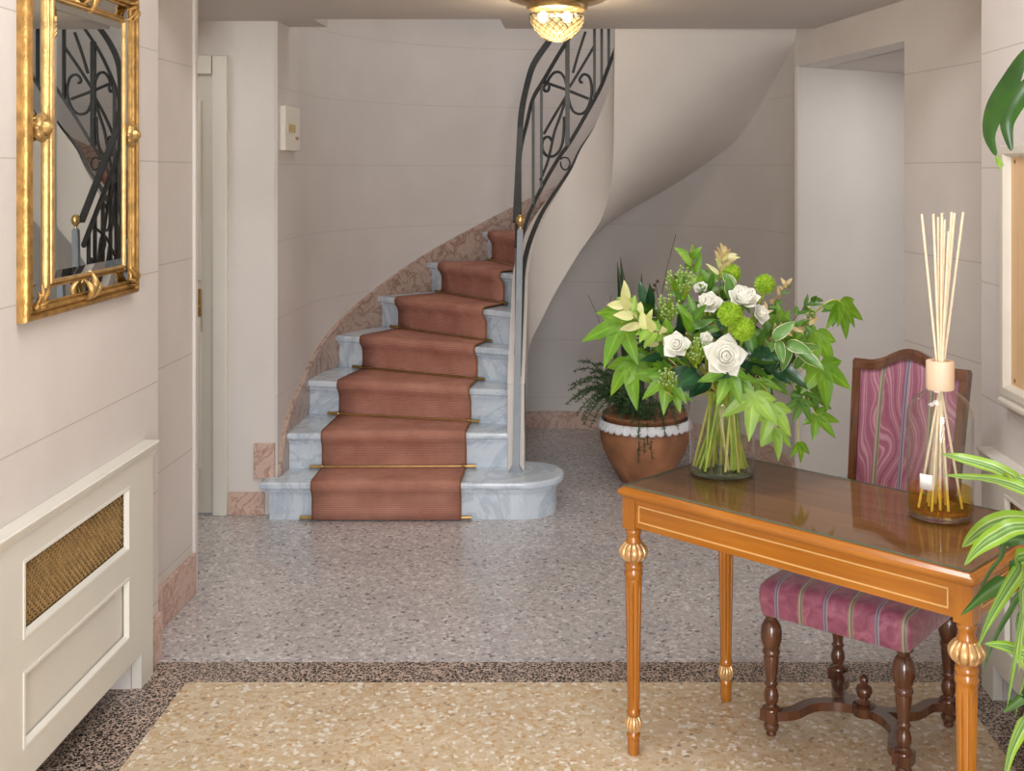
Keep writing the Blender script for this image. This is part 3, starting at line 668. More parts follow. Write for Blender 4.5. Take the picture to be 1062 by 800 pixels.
# ================================================================== HEATER COVERS
def heater(name, label, origin, rz, L, g0, g1, depth):
    """local frame: x along the wall from the far end (0) to the near end (L), y out into the room, z up"""
    t = thing(name, label, 'heater cover', origin, rz)
    H, F = .765, .03
    m = MB()
    m.box(0, g0, 0, F, .11, H-.03); m.box(g1, L, 0, F, .11, H-.03)
    m.box(g0, g1, 0, F, .665, H-.03); m.box(g0, g1, 0, F, .385, .475); m.box(g0, g1, 0, F, .11, .20)
    m.box(g0, g1, 0, F-.014, .20, .385)
    m.box(0, .10, 0, F, 0, .11); m.box(L-.1, L, 0, F, 0, .11)
    m.build('front_panel', CREAM, t, smooth=False)
    m = MB()
    for z0, z1 in ((.475, .665), (.20, .385)):
        rect_ring(m, g0, g1, z0, z1, [(-.004, F), (-.004, F+.003), (.004, F+.003), (.013, F-.010)], lambda a, b, h: (a, h, b))
    m.build('panel_moulding', CREAMW, t, ang=20)
    m = MB()
    m.loft([[(x, -depth, H-.034), (x, F+.004, H-.034), (x, F+.007, H-.026), (x, F+.010, H-.020), (x, F+.010, H-.013), (x, F+.018, H-.010), (x, F+.020, H-.004), (x, F+.017, H), (x, -depth, H)] for x in (-.004, L)])
    m.build('top_moulding', CREAMW, t, ang=20)
    if depth > .02:
        m = MB(); m.box(0, .02, -depth, -.001, 0, H-.034); m.box(L-.02, L, -depth, -.001, 0, H-.034); m.build('end_board', CREAM, t, smooth=False)
    m = MB(); m.box(g0, g1, .002, .006, .475, .665)
    bk = m.build('grille_shade_sheet', DARK, t, smooth=False)  # near-black sheet: the shade behind the grille, put in as colour
    m = MB(); k = 0
    nx, nz = 56, 17
    for i in range(nx+1):
        x = g0+.004+(g1-g0-.008)*i/nx
        m.tube([(x, .0115+(.0022 if (i+j) % 2 else -.0022), .475+.19*j/nz) for j in range(nz+1)], .0025, 4)
    for j in range(nz+1):
        z = .475+.004+.182*j/nz
        m.tube([(g0+(g1-g0)*i/nx, .0115+(.0022 if (i+j) % 2 == 0 else -.0022), z) for i in range(nx+1)], .003, 4)
    m.build('grille', GRILL, t)
    return t
heater('heater_cover', 'cream panelled heater cover with brass grille under the gilt mirror', (XL+.002, 3.69, 0), -PI/2, 1.95, .20, .86, .001)
heater('heater_cover', 'cream panelled heater cover on the right wall behind the leafy plant', (XRN-.002, 1.75, 0), PI/2, 1.86, 1.0, 1.66, .001)

# ================================================================== GILT MIRROR (left wall)
t = thing('wall_mirror', 'gilt framed mirror with narrow mirrored borders hanging above the left heater cover', 'mirror', (XL, 3.19, 1.27))
X3 = lambda a, b, h: (XL+h, a, b)
YO0, YO1, ZO0, ZO1 = 2.857, 3.585, 1.258, 2.195     # outer edge
YI0, YI1, ZI0, ZI1 = 2.998, 3.463, 1.356, 2.097     # main glass
m = MB(); m.box(XL+.001, XL+.012, YO0+.01, YO1-.01, ZO0+.01, ZO1-.01); m.build('back_board', DARK, t, world=True)
m = MB(); rect_ring(m, YO0, YO1, ZO0, ZO1, [(0, 0), (0, .018), (.002, .025), (.007, .030), (.013, .030), (.017, .025), (.0185, .021), (.020, .024), (.025, .028), (.031, .027), (.034, .022), (.0355, .018), (.038, .021), (.042, .020), (.044, .010)], X3); m.build('outer_moulding', GOLD, t, world=True, ang=50)
m = MB(); rect_ring(m, YI0-.021, YI1+.021, ZI0-.021, ZI1+.021, [(0, .010), (.0, .020), (.002, .025), (.005, .027), (.0075, .024), (.0085, .022), (.010, .027), (.013, .032), (.017, .033), (.020, .030), (.021, .021)], X3)
m.build('inner_moulding', GOLDL, t, world=True, ang=50)
m = MB()
gx = XL+.027
m.loft([[(gx-.002, YI0+.022, ZI0+.022), (gx+.002, YI1-.022, ZI0+.022), (gx+.002, YI1-.022, ZI1-.022), (gx-.002, YI0+.022, ZI1-.022)]], True, False, True)
gl = m.build('mirror_glass', MIRR, t, world=True, smooth=False)
m = MB(); rect_ring(m, YI0-.004, YI1+.004, ZI0-.004, ZI1+.004, [(0, .0245), (.026, .027)], X3); m.build('bevelled_edge', MIRR, gl, world=True, smooth=False)
for (a0, a1, b0, b1) in ((YO0+.028, YI0-.02, ZO0+.028, ZO1-.028), (YI1+.02, YO1-.028, ZO0+.028, ZO1-.028), (YI0-.02, YI1+.02, ZO0+.028, ZI0-.02), (YI0-.02, YI1+.02, ZI1+.02, ZO1-.028)):
    m = MB(); x = XL+.015; m.loft([[(x, a0, b0), (x, a1, b0), (x, a1, b1), (x, a0, b1)]], True, False, True); m.build('border_glass', MIRR, t, world=True, smooth=False)
# carved ornaments
def acanthus(c, ang, L, w):
    """a little carved leaf spray pointing along ang in the plane of the wall"""
    m = MB()
    for da, l, r in ((0, 1, .30), (.5, .75, .24), (-.5, .75, .24), (1.0, .5, .2), (-1.0, .5, .2)):
        pts = []; rs = []
        for k in range(7):
            u = k/6; a = ang+da*(1-.25*u); d = L*l*u
            pts.append((XL+.026+.016*math.sin(PI*u*.9), c[0]+math.cos(a)*d, c[1]+math.sin(a)*d)); rs.append(max(.0012, w*r*math.sin(PI*min(1, .18+u*.8))))
        m.tube(pts, rs, 6)
    m.ball((XL+.034, c[0], c[1]), w*.32, 8, 6)
    return m.build('corner_ornament', GOLD, t, world=True, ang=60)
for sy, y in ((1, YO0+.038), (-1, YO1-.038)):
    for sz, z in ((1, ZO0+.036), (-1, ZO1-.036)):
        acanthus((y, z), math.atan2(sz*.8, sy*1.0), .085, .030)
def rosette(y, z, r=.036):
    m = MB()
    M_ = Matrix.Translation((XL+.018, y, z)) @ Matrix.Rotation(PI/2, 4, 'Y')
    m.lathe([(r*.9, 0), (r, .010), (r*.96, .019), (r*.62, .024), (r*.56, .019), (r*.50, .021), (r*.44, .032), (r*.2, .038), (.0005, .039)], 32, mod=lambda a, zz: 1+.09*math.cos(8*a)*(1 if zz < .0235 else 0), M=M_)
    m.build('rosette', GOLDL, t, world=True, ang=60)
ym = (YO0+YO1)/2; zm = 1.757
rosette((YO0+YI0)/2+.004, zm); rosette((YO1+YI1)/2-.004, zm)
for z, sg in (((ZO0+ZI0)/2+.003, 1), ((ZO1+ZI1)/2-.003, -1)):
    m = MB()
    for dy, l in ((-.022, .035), (0, .05), (.022, .035)):
        pts = [(XL+.018+.024*math.sin(PI*u), ym+dy*(.4+u)+.012*u, z+sg*(-.035+.09*u*l/.05)) for u in [k/6 for k in range(7)]]
        m.tube(pts, [.003, .008, .011, .012, .010, .006, .002], 7)
    m.build('leaf_ornament', GOLDL, t, world=True, ang=60)

# ================================================================== NOTICE BOARD (right wall)
t = thing('notice_board', 'stone coloured frame around a bare tan board on the right wall', 'notice board', (XRN, 3.2, .9))
X4 = lambda a, b, h: (XRN-h, a, b)
m = MB(); rect_ring(m, 2.35, 3.452, .962, 1.722, [(0, 0), (0, .030), (.004, .034), (.026, .034), (.032, .028), (.038, .012)], X4); m.build('frame', FRAMEP, t, world=True, ang=30)
m = MB(); m.box(XRN-.012, XRN-.002, 2.37, 3.43, .985, 1.70); bd = m.build('board', BOARD, t, world=True)
m = MB()
for y in (2.42, 3.385):
    for z in (1.015, 1.672): m.lathe([(.006, 0), (.006, .002), (.0005, .003)], 10, M=Matrix.Translation((XRN-.012, y, z)) @ Matrix.Rotation(-PI/2, 4, 'Y'))
m.build('screw', OLDBRASS, bd, world=True)
m = MB(); m.loft([[(XRN, y, .962), (XRN-.030, y, .962), (XRN-.030, y, .955), (XRN-.038, y, .948), (XRN-.038, y, .940), (XRN-.026, y, .932), (XRN, y, .926)] for y in (2.345, 3.457)]); m.build('ledge', FRAMEP, t, world=True, ang=25)

# ================================================================== CEILING LAMP
t = thing('ceiling_lamp', 'brass ceiling lamp with a glowing cut glass bowl', 'lamp', (-.088, 4.66, ZC))
m = MB(); m.lathe([(.205, 0), (.205, -.006), (.196, -.014), (.17, -.018), (.16, -.026), (.135, -.030), (.125, -.040), (.122, -.052), (.112, -.055), (.10, -.05), (.001, -.046)], 48, mod=lambda a, z: 1+(.012*math.cos(24*a) if z < -.012 else 0)); m.build('canopy', BRASS, t, ang=50)
lampg = bpy.data.materials.new('cut_glass'); lampg.use_nodes = True; nt = lampg.node_tree; nt.nodes.clear(); L_ = nt.links
o_ = N(nt, 'ShaderNodeOutputMaterial'); tr_ = N(nt, 'ShaderNodeBsdfTransparent'); tr_.inputs[0].default_value = (.96, .90, .76, 1)
tl = N(nt, 'ShaderNodeBsdfTranslucent'); tl.inputs[0].default_value = (.95, .82, .55, 1); gg = N(nt, 'ShaderNodeBsdfGlossy', Roughness=.08)
m1 = N(nt, 'ShaderNodeMixShader'); m1.inputs[0].default_value = .024; L_.new(tr_.outputs[0], m1.inputs[1]); L_.new(tl.outputs[0], m1.inputs[2])
fr = N(nt, 'ShaderNodeFresnel', IOR=1.5); m2 = N(nt, 'ShaderNodeMixShader'); L_.new(fr.outputs[0], m2.inputs[0]); L_.new(m1.outputs[0], m2.inputs[1]); L_.new(gg.outputs[0], m2.inputs[2]); L_.new(m2.outputs[0], o_.inputs[0])
cutl = bpy.data.materials.new('cut_glass_lines'); cutl.use_nodes = True; nt = cutl.node_tree; nt.nodes.clear()
o_ = N(nt, 'ShaderNodeOutputMaterial'); tl = N(nt, 'ShaderNodeBsdfTranslucent'); tl.inputs[0].default_value = (.16, .14, .09, 1); df = N(nt, 'ShaderNodeBsdfDiffuse'); df.inputs[0].default_value = (.30, .26, .18, 1)
m1 = N(nt, 'ShaderNodeMixShader'); m1.inputs[0].default_value = .4; nt.links.new(tl.outputs[0], m1.inputs[1]); nt.links.new(df.outputs[0], m1.inputs[2]); nt.links.new(m1.outputs[0], o_.inputs[0])
BWL = [(.107, -.048), (.112, -.058), (.1135, -.075), (.110, -.098), (.100, -.122), (.083, -.146), (.060, -.167), (.032, -.181), (.008, -.187), (.001, -.187)]
m = MB(); m.lathe(BWL, 40, cap=False); bw = m.build('glass_bowl', lampg, t, ang=60)
m = MB()
bt = [(-z, r) for r, z in BWL[2:]]
for k in range(18):
    for sg in (1, -1):
        pts = []
        for i in range(17):
            u = i/16; z = .078+(.184-.078)*u; rr = interp(bt, z)+.001; a = 2*PI*k/18+sg*u*1.25
            pts.append((rr*math.cos(a), rr*math.sin(a), -z))
        m.tube(pts, .0017, 4)
m.tube([(.1145*math.cos(2*PI*i/40), .1145*math.sin(2*PI*i/40), -.076) for i in range(41)], .002, 4)
m.build('cut_pattern', cutl, bw)
BULB = emit('lamp_bulb', (1, .80, .50), 14)
for x in (-.058, .042):
    m = MB(); m.ball((x, -.02, -.084), .020, 12, 8, 1.25); m.build('bulb', BULB, t)
pl = bpy.data.lights.new('ceiling_lamp_glow', 'POINT'); pl.energy = 15; pl.color = (1, .84, .62); pl.shadow_soft_size = .04
po_ = bpy.data.objects.new('ceiling_lamp_glow', pl); COL.objects.link(po_); po_.location = (-.088, 4.66, ZC-.11)

# ================================================================== CONSOLE TABLE
TF = V((.155, 3.19, 0)); TA = math.atan2(-.683, .731)
TL, TD, TH = .974, .444, .755
t = thing('console_table', 'honey coloured console table with fluted legs and gilded bulbs', 'table', TF, TA)
# local: x along the front, y to the back; leg axes at (0,0), (TL,0), (0,TD), (TL,TD)
OV = .036
m = MB()
def rrect(off, z, r=.012):
    x0, x1, y0, y1 = -OV+off, TL+OV-off, -OV+off, TD+OV-off; pts = []
    for cx, cy, a0 in ((x0+r, y0+r, PI), (x1-r, y0+r, 1.5*PI), (x1-r, y1-r, 0), (x0+r, y1-r, .5*PI)):
        for k in range(5): a = a0+k*PI/8; pts.append((cx+r*math.cos(a), cy+r*math.sin(a), z))
    return pts
m.loft([rrect(.014, TH-.032), rrect(.012, TH-.028), rrect(.004, TH-.024), rrect(0, TH-.017), rrect(0, TH-.012), rrect(.003, TH-.007), rrect(.008, TH-.005), rrect(.010, TH-.001), rrect(.013, TH)])
tp = m.build('table_top', OAK, t, ang=50)
m = MB(); m.box(-OV+.017, TL+OV-.017, -OV+.017, TD+OV-.017, TH-.001, TH+.0008); m.build('veneer_field', VENEER, tp)
BK = .022   # half width of the leg block
m = MB(); z0, z1 = .645, TH-.031
f = BK-.004
m.box(BK-.001, TL-BK+.001, -f, -f+.018, z0, z1); m.box(BK-.001, TL-BK+.001, TD+f-.018, TD+f, z0, z1)
m.box(-f, -f+.018, BK-.001, TD-BK+.001, z0, z1); m.box(TL+f-.018, TL+f, BK-.001, TD-BK+.001, z0, z1)
ap = m.build('apron', OAK, t, bevel=.002)
m = MB(); A, B, C, D = BK+.012, TL-BK-.012, z0+.018, z1-.014
rect_ring(m, A, B, C, D, [(0, 0), (0, .0022), (.0035, .0022), (.0035, 0)], lambda a, b, h: (a, -f-h, b))
rect_ring(m, BK+.012, TD-BK-.012, C, D, [(0, 0), (0, .0022), (.0035, .0022), (.0035, 0)], lambda a, b, h: (TL+f+h, a, b))
rect_ring(m, BK+.012, TD-BK-.012, C, D, [(0, 0), (0, .0022), (.0035, .0022), (.0035, 0)], lambda a, b, h: (-f-h, a, b))
m.build('inlay_line', INLAY, ap)
def flute(a, z):
    if .135 < z < .488:
        k = min(1, (z-.135)/.012, (.488-z)/.012); return 1-.20*k*max(0, math.cos(8*a+.4))**3
    return 1
def table_leg(x, y):
    m = MB(); m.box(x-BK, x+BK, y-BK, y+BK, .638, TH-.03)
    prof = [(.019, .638), (.0225, .632), (.022, .624), (.0185, .618), (.0195, .610), (.0225, .603), (.022, .598), (.018, .597)]
    prof2 = [(.020, .546), (.024, .541), (.0262, .534), (.0262, .528), (.0235, .524), (.0245, .519), (.0268, .512), (.0262, .505), (.0235, .501), (.0240, .494)]
    n = 26
    prof3 = [(.0240+(.0172-.0240)*i/n, .490-(.490-.132)*i/n) for i in range(n+1)]
    prof4 = [(.0175, .126), (.0205, .120), (.0195, .113), (.017, .110)]
    prof5 = [(.0165, .062), (.0195, .057), (.019, .051), (.0165, .046), (.0175, .040), (.0165, .002), (.015, 0)]
    m.lathe(prof+[(.015, .57)]+prof2+prof3+prof4+[(.013, .09)]+prof5, 80, (x, y, 0), mod=flute)
    lg = m.build('leg', OAKZ, t, ang=40)
    m = MB(); m.lathe([(.020, .598)]+[(.041*math.sin(PI*(.17+.66*i/14))**.8+.0005, .598-.052*i/14) for i in range(15)]+[(.020, .546)], 96, (x, y, 0), mod=lambda a, z: 1-.22*max(0, math.cos(12*a))**5)
    m.build('gilded_bulb', GILT, lg, ang=80)
    m = MB(); m.lathe([(.017, .110)]+[(.0245*math.sin(PI*(.2+.6*i/10))**.8, .110-.046*i/10) for i in range(11)]+[(.016, .063)], 96, (x, y, 0), mod=lambda a, z: 1-.2*max(0, math.cos(12*a))**5)
    m.build('gilded_ring', GILT, lg, ang=80)
for x in (0, TL):
    for y in (0, TD): table_leg(x, y)
# sheet of glass on the top
gs = thing('glass_sheet', 'sheet of protective glass lying on the honey coloured table', 'glass sheet', TF+V((0, 0, TH)), TA)
m = MB(); g = OV-.019; m.box(-g, TL+g, -g, TD+g, .0012, .006); gso = m.build('pane', SHEET, gs, smooth=False)
m = MB(); rect_ring(m, -g-.0006, TL+g+.0006, -g-.0006, TD+g+.0006, [(.0, .0016), (0, .0056)], lambda a, b, h: (a, b, h)); m.build('polished_edge', EDGE, gso, smooth=False)
ZT = TH+.0062

# ================================================================== CHAIR
CF = V((.562, 3.298, 0)); CA = R(-38)
t = thing('dining_chair', 'turned walnut chair upholstered in striped mauve silk behind the table', 'chair', CF, CA)
W_, D_ = .40, .372
LEGS = ((0, 0), (W_, 0), (.035, D_), (W_-.012, D_))
def cleg(x, y):
    m = MB()
    m.lathe([(.026, .365), (.026, .352), (.018, .348), (.0165, .338), (.022, .330), (.0285, .318), (.0315, .300), (.0305, .280), (.0255, .262), (.0215, .254), (.0245, .249), (.0265, .243), (.0245, .237), (.0215, .233), (.0225, .224), (.0190, .190), (.0150, .160), (.0165, .153), (.0205, .149), (.0165, .143), (.0150, .138), (.0190, .128), (.0220, .114), (.0205, .101), (.0150, .090), (.0160, .087), (.0260, .080), (.0270, .076), (.016, .075)], 20, (x, y, 0))
    m.box(x-.024, x+.024, y-.024, y+.024, .044, .076)
    m.lathe([(.016, .046), (.0135, .042), (.018, .036), (.0225, .028), (.0205, .018), (.0145, .012), (.0155, .008), (.0140, 0)], 20, (x, y, 0))
    return m.build('leg', WALNUT, t, ang=40)
for x, y in LEGS: cleg(x, y)
# serpentine crossed stretcher with a turned finial
m = MB(); c = V((W_/2+.005, D_/2, .064))
for i, (x, y) in enumerate(LEGS):
    a = V((x, y, .060)); d = (c-a); side = V((-d.y, d.x, 0)).normalized()*(1 if i in (0, 3) else -1)
    pts = smoothpath([a, a+d*.22-side*.002, a+d*.48+side*.040, a+d*.78+side*.034, c], 6)
    m.tube(pts, .01, flat=(.034, .026))
m.lathe([(.034, .050), (.036, .054), (.036, .076), (.030, .080)], 20, (c.x, c.y, 0))
sx = m.build('stretcher', WALNUT, t, ang=45)
m = MB(); m.lathe([(.016, .078), (.020, .083), (.014, .090), (.010, .096), (.019, .104), (.0245, .118), (.0215, .130), (.012, .136), (.009, .141), (.013, .147), (.0135, .155), (.008, .163), (.002, .167)], 18, (c.x, c.y, 0)); m.build('finial', WALNUT, sx, ang=50)
# seat
m = MB()
def srect(off, z, r=.022):
    x0, x1, y0, y1 = -.028+off, W_+.026-off, -.028+off, D_+.03-off; pts = []
    for cx, cy, a0 in ((x0+r, y0+r, PI), (x1-r, y0+r, 1.5*PI), (x1-r, y1-r, 0), (x0+r, y1-r, .5*PI)):
        for k in range(5): a = a0+k*PI/8; pts.append((cx+r*math.cos(a), cy+r*math.sin(a), z))
    return pts
m.loft([srect(.010, .352), srect(.002, .355), srect(0, .362), srect(-.004, .39), srect(-.004, .42), srect(.0, .438), srect(.010, .450), srect(.026, .457), srect(.07, .463), srect(.14, .466)])
m.build('seat', SEATF, t, ang=60)
# backrest: leaning frame with arched top rail
tilt = math.atan2(.114, .60)
MBk = Matrix.Translation((W_/2+.018, D_+.006, .33)) @ Matrix.Rotation(-tilt, 4, 'X')
HW, HB = .175, .70
def top(u):   # arched crest with square shoulders
    s = abs(u)
    return HB+.0+.046*(math.cos(PI*min(1, s/.72))*.5+.5)*1.0
m = MB(); fw, ft = .026, .034
for sg in (-1, 1):
    m.loft([[MBk @ V((sg*HW*k-fw/2, -ft/2, z)), MBk @ V((sg*HW*k+fw/2, -ft/2, z)), MBk @ V((sg*HW*k+fw/2, ft/2, z)), MBk @ V((sg*HW*k-fw/2, ft/2, z))] for k, z in ((.86, .03), (.88, .12), (1, HB+.012))])
pts = []
us = [-1+2*i/28 for i in range(29)]
m.loft([[MBk @ V((HW*u*1.055, -ft/2-.002, top(u)-.016)), MBk @ V((HW*u*1.055, -ft/2-.006, top(u)+.006)), MBk @ V((HW*u*1.055, -ft/2+.004, top(u)+.018)), MBk @ V((HW*u*1.055, ft/2, top(u)+.018)), MBk @ V((HW*u*1.055, ft/2, top(u)-.016))] for u in us])
m.loft([[MBk @ V((x, y, z)) for y, z in ((-ft/2, .13), (ft/2, .13), (ft/2, .165), (-ft/2, .165))] for x in (-HW*.9, HW*.9)])
bk = m.build('backrest', WALNUT, t, ang=40)
m = MB(); rows = []
for j in range(17):
    v = j/16; row = []
    for i in range(25):
        u = -1+2*i/24; hw = (HW-.010)*(.885+.115*v)
        zt = top(u)-.012; z = .16+(zt-.16)*v
        bul = .014*(1-u**4)*(1-(2*v-1)**4)
        row.append(V((hw*u, -ft/2+.008-bul, z)))
    rows.append(row)
m.grid(rows, uv=False)
for r in rows: pass
m.grid([[V((p.x, ft/2-.006, p.z)) for p in r] for r in rows], uv=False)
pn = m.build('upholstery', BACKF, bk, smooth=True, ang=80)
pn.matrix_local = MBk

# ================================================================== REED DIFFUSER
bc = V((.927, 2.90, ZT))
t = thing('diffuser_bottle', 'big clear diffuser bottle with amber oil and a pale wooden collar', 'bottle', bc)
prof = [(.074, .0), (.081, .004), (.083, .012), (.083, .25), (.080, .272), (.071, .292), (.055, .308), (.040, .318), (.032, .326), (.030, .336), (.030, .36)]
m = MB(); m.lathe(prof, 40, cap=True); m.build('bottle_glass', GLASS, t, ang=60)
m = MB(); m.lathe([(max(.001, r-.0035), z+(.003 if z < .01 else 0)) for r, z in prof[1:]], 40, cap=False); m.build('inner_wall', GLASSI, t, ang=60)
m = MB(); m.lathe([(.072, .003), (.0775, .009), (.0775, .013), (.001, .013)], 40); m.build('thick_base', GLASSE, t, ang=60)
m = MB(); m.lathe([(.0765, .0145), (.0790, .018), (.0790, .072)], 40, cap=True); m.build('oil', OIL, t, ang=60)
m = MB(); m.lathe([(.0315, .322), (.0345, .323), (.0355, .327), (.0355, .392), (.0345, .396), (.024, .397), (.022, .392), (.022, .335), (.0315, .330)], 32, cap=False); m.build('collar', COLLAR, t, ang=50)
m = MB(); a0 = math.atan2(-bc.y, -bc.x)-.42
rows = [[V(((.0838)*math.cos(a0+da), (.0838)*math.sin(a0+da), z)) for da in [-.2+.4*i/8 for i in range(9)]] for z in (.083, .121)]
m.grid(rows); m.build('paper_label', PAPER, t, solid=.0005)
# reeds: the pixel columns of their tops, fanned in depth
reeds = [(956, 222, .01, 0), (968, 222, -.02, 1), (973, 225, .03, 2), (977, 221, -.03, 3), (980, 228, .02, 4), (987, 220, -.01, 5), (990, 221, .03, 6), (999, 220, 0, 7), (984, 240, -.04, 8)]
for px, py, dy, k in reeds:
    top_ = P(px, py, bc.y+dy*1.6)
    neck = V((bc.x+(top_.x-bc.x)*.12, bc.y+dy*.35, bc.z+.37))
    d = (neck-top_).normalized()
    L0 = (neck.z-(bc.z+.02))/-d.z if d.z else .3
    bot = neck+d*L0
    r_ = V((bot.x-bc.x, bot.y-bc.y)); 
    sx_ = -(px-977)/22*.055; bot = V((bc.x+sx_, bc.y-dy*1.2, bc.z+.020))
    m = MB(); m.tube([top_, neck, bot], .0034, 8)
    o = m.build('reed_stick', REED, None, ang=50)
    props(o, 'pale wooden reed standing in the amber diffuser bottle', 'reed', 'reeds in the diffuser bottle')

# ================================================================== LEAF AND FLOWER BUILDERS
def frame(base, tip, nrm_hint):
    x = (tip-base); L = x.length; x.normalize(); y = V(nrm_hint).cross(x)
    if y.length < 1e-4: y = x.orthogonal()
    y.normalize(); z = x.cross(y).normalized()
    return Matrix(((x.x, y.x, z.x, base.x), (x.y, y.y, z.y, base.y), (x.z, y.z, z.z, base.z), (0, 0, 0, 1))), L
def blade(mb, M, L, w, droop=.15, fold=.18, n=8, wave=0.0, a=0.0, shape=1.0, uv=True, twist=0):
    """one pointed leaf blade along local x, folded along its midrib"""
    rows = []
    for i in range(n+1):
        u = i/n; ww = w*(math.sin(PI*min(1, (.04+u*.96)**(.75*shape)))**.9)*(1 if u < 1 else 0)+.0004
        x = L*u; z = -droop*L*u*u+wave*L*math.sin(u*PI*3)*.1
        row = []
        for s in (-1, -.5, 0, .5, 1):
            row.append(V((x, s*ww, z+fold*abs(s)*ww)))
        rows.append(row)
    ca, sa = math.cos(a), math.sin(a)
    mb.grid([[M @ V((p.x*ca-p.y*sa, p.x*sa+p.y*ca, p.z)) for p in r] for r in rows], uv)
def palmate(mb, base, tip, hint, wide=.17, spread=1.0, droop=.22, lobes=5):
    M, L = frame(base, tip, hint)
    angs = ((0, 1.0), (.80, .86), (-.80, .86), (1.62, .55), (-1.62, .55)) if lobes == 5 else ((0, 1.0), (.75, .8), (-.75, .8))
    for a, l in angs: blade(mb, M, L*l*random.uniform(.93, 1.05), L*wide*(.75+.25*l), droop*random.uniform(.6, 1.3), .22, 8, a=a*spread+random.uniform(-.06, .06), shape=.9)
VC = V((.42, 3.317, ZT)); VR, VH = .096, .215
def stem_path(head, k=0):
    """from a flower head through the vase mouth down to the foot of the vase on the far side"""
    d = V((head.x-VC.x, head.y-VC.y, 0)); d0 = d.normalized() if d.length > 1e-4 else V((1, 0, 0))
    rn = random.uniform
    fa, fr_ = rn(0, 2*PI), VR*.86*math.sqrt(rn(.05, 1)); foot = VC+V((fr_*math.cos(fa), fr_*math.sin(fa), .016))
    mouth = VC+V((fr_*math.cos(fa)*.36+d0.x*.022, fr_*math.sin(fa)*.36+d0.y*.022, VH-.005))
    up = bez(mouth, mouth+V((d0.x*.02, d0.y*.02, .07)), head-V((d.x*.25, d.y*.25, .06)), head, 12)
    return [foot+(mouth-foot)*i/4 for i in range(4)]+up
def add_stem(parent, head, r=.0046, mat=None):
    m = MB(); m.tube(stem_path(head), r, 6); return m.build('stem', mat or (STEM if random.random() < .7 else STEMY), parent, world=True, ang=60)

# ================================================================== VASE
t = thing('glass_vase', 'clear cylindrical glass vase full of green stems on the table', 'vase', VC)
m = MB(); m.lathe([(VR-.004, 0), (VR, .004), (VR, VH)], 48, cap=False); m.build('vase_wall', GLASS, t, ang=60)
m = MB(); m.lathe([(VR-.003, VH), (VR-.003, .012), (.001, .012)], 48, cap=False); m.build('inner_wall', GLASSI, t, ang=60)
m = MB(); m.lathe([(VR-.005, .001), (VR-.0035, .003), (VR-.0035, .011), (.001, .011)], 48); m.build('thick_base', GLASSE, t, ang=60)
m = MB(); m.lathe([(VR-.003, VH), (VR-.0025, VH+.0015), (VR, VH+.0015), (VR+.0003, VH)], 48, cap=False); m.build('rim', GLASSE, t, ang=60)

# ================================================================== ROSES
def rose(label, px, py, dy, size, facing, opening=1.0):
    c = P(px, py, VC.y+dy); t = thing('white_rose', label, 'rose', (VC.x, VC.y, VC.z+.016), 0, 'white roses in the bouquet')
    f = V(facing).normalized(); q = V((0, 0, 1)).rotation_difference(f).to_matrix().to_4x4()
    M = Matrix.Translation(c-f*size*.45) @ q
    m = MB()
    m.ball(M @ V((0, 0, .45*size)), size*.16, 8, 6, 1.6)
    rings = ((3, .05, .15, .05, 1.02, 1.9, 0), (3, .07, .22, .13, 1.0, 1.7, .1), (4, .09, .33, .27, .95, 1.25, .2), (5, .10, .46, .46, .86, 1.0, .4), (5, .12, .58, .74, .72, .86, .9), (5, .12, .66, 1.0, .52, .74, 1.25))
    for ring, (n, rb, rm, rt, h, wd, pt_) in enumerate(rings):
        rm, rt = rm*(.6+.4*opening), rt*(1 if ring < 3 else opening)
        for i in range(n):
            a0 = 2*PI*(i+ring*.41)/n+random.uniform(-.2, .2); hk = random.uniform(.93, 1.05); rk = random.uniform(.86, 1.08)
            rows = []
            for u in [j/8 for j in range(9)]:
                row = []
                rr0 = (1-u)**2*rb+2*u*(1-u)*(rm*1.45-.2*rb)+u*u*rt
                half = wd*(.30+.70*math.sin(PI*min(.93, .15+u*.72)))*(1-pt_*.35*max(0, u-.6)/.4)
                for s in [-1+j/4 for j in range(9)]:
                    a = a0+s*half
                    edge = 1-(.16*s*s*u+.20*s*s*max(0, u-.7)*pt_)-.05*pt_*abs(s)*u
                    rr = rr0*rk*(1+.03*math.sin(3*s+ring)+.30*pt_*(1-abs(s))**1.3*max(0, u-.55))*(1-.10*pt_*s*s*u)
                    zz = h*hk*(1-(1-u)**1.7)*edge-pt_*.20*max(0, u-.7)/.3*(u-.7)
                    row.append(M @ V((rr*math.cos(a)*size, rr*math.sin(a)*size, zz*size)))
                rows.append(row)
            m.grid(rows)
    m.build('bloom', PETAL, t, world=True, ang=80)
    m = MB(); base = c-f*size*.45
    for i in range(5):
        a = 2*PI*i/5; d = q @ V((math.cos(a), math.sin(a), .25)); mm, L = frame(base, base+d*size*.75, f); blade(m, mm, L, size*.13, .25)
    m.ball(base, size*.17, 8, 6); m.build('sepals', LEAFM, t, world=True, ang=60)
    add_stem(t, base)
rose('large open white rose facing out at the front of the bouquet', 752, 370, -.26, .056, (0, -1, .28), 1.0)
rose('white rose left of the large open one', 702, 357, -.23, .043, (-.25, -1, .35), .9)
rose('white rose bud hanging half hidden among dark leaves between two open roses', 733, 351, -.22, .026, (0, -1, .4), .7)
rose('white rose in the upper middle, left of the tall upright one', 735, 313, -.14, .041, (-.1, -.8, .7), .85)
rose('tall upright white rose near the top of the bouquet', 772, 308, -.16, .056, (.05, -.55, .9), .85)
rose('white rose on the right turned sideways behind the lime pompoms', 790, 325, -.14, .032, (.6, -.7, .3), .9)
rose('small white rose at the top under the creamy sprig', 727, 298, -.05, .027, (-.3, -.7, .8), .8)

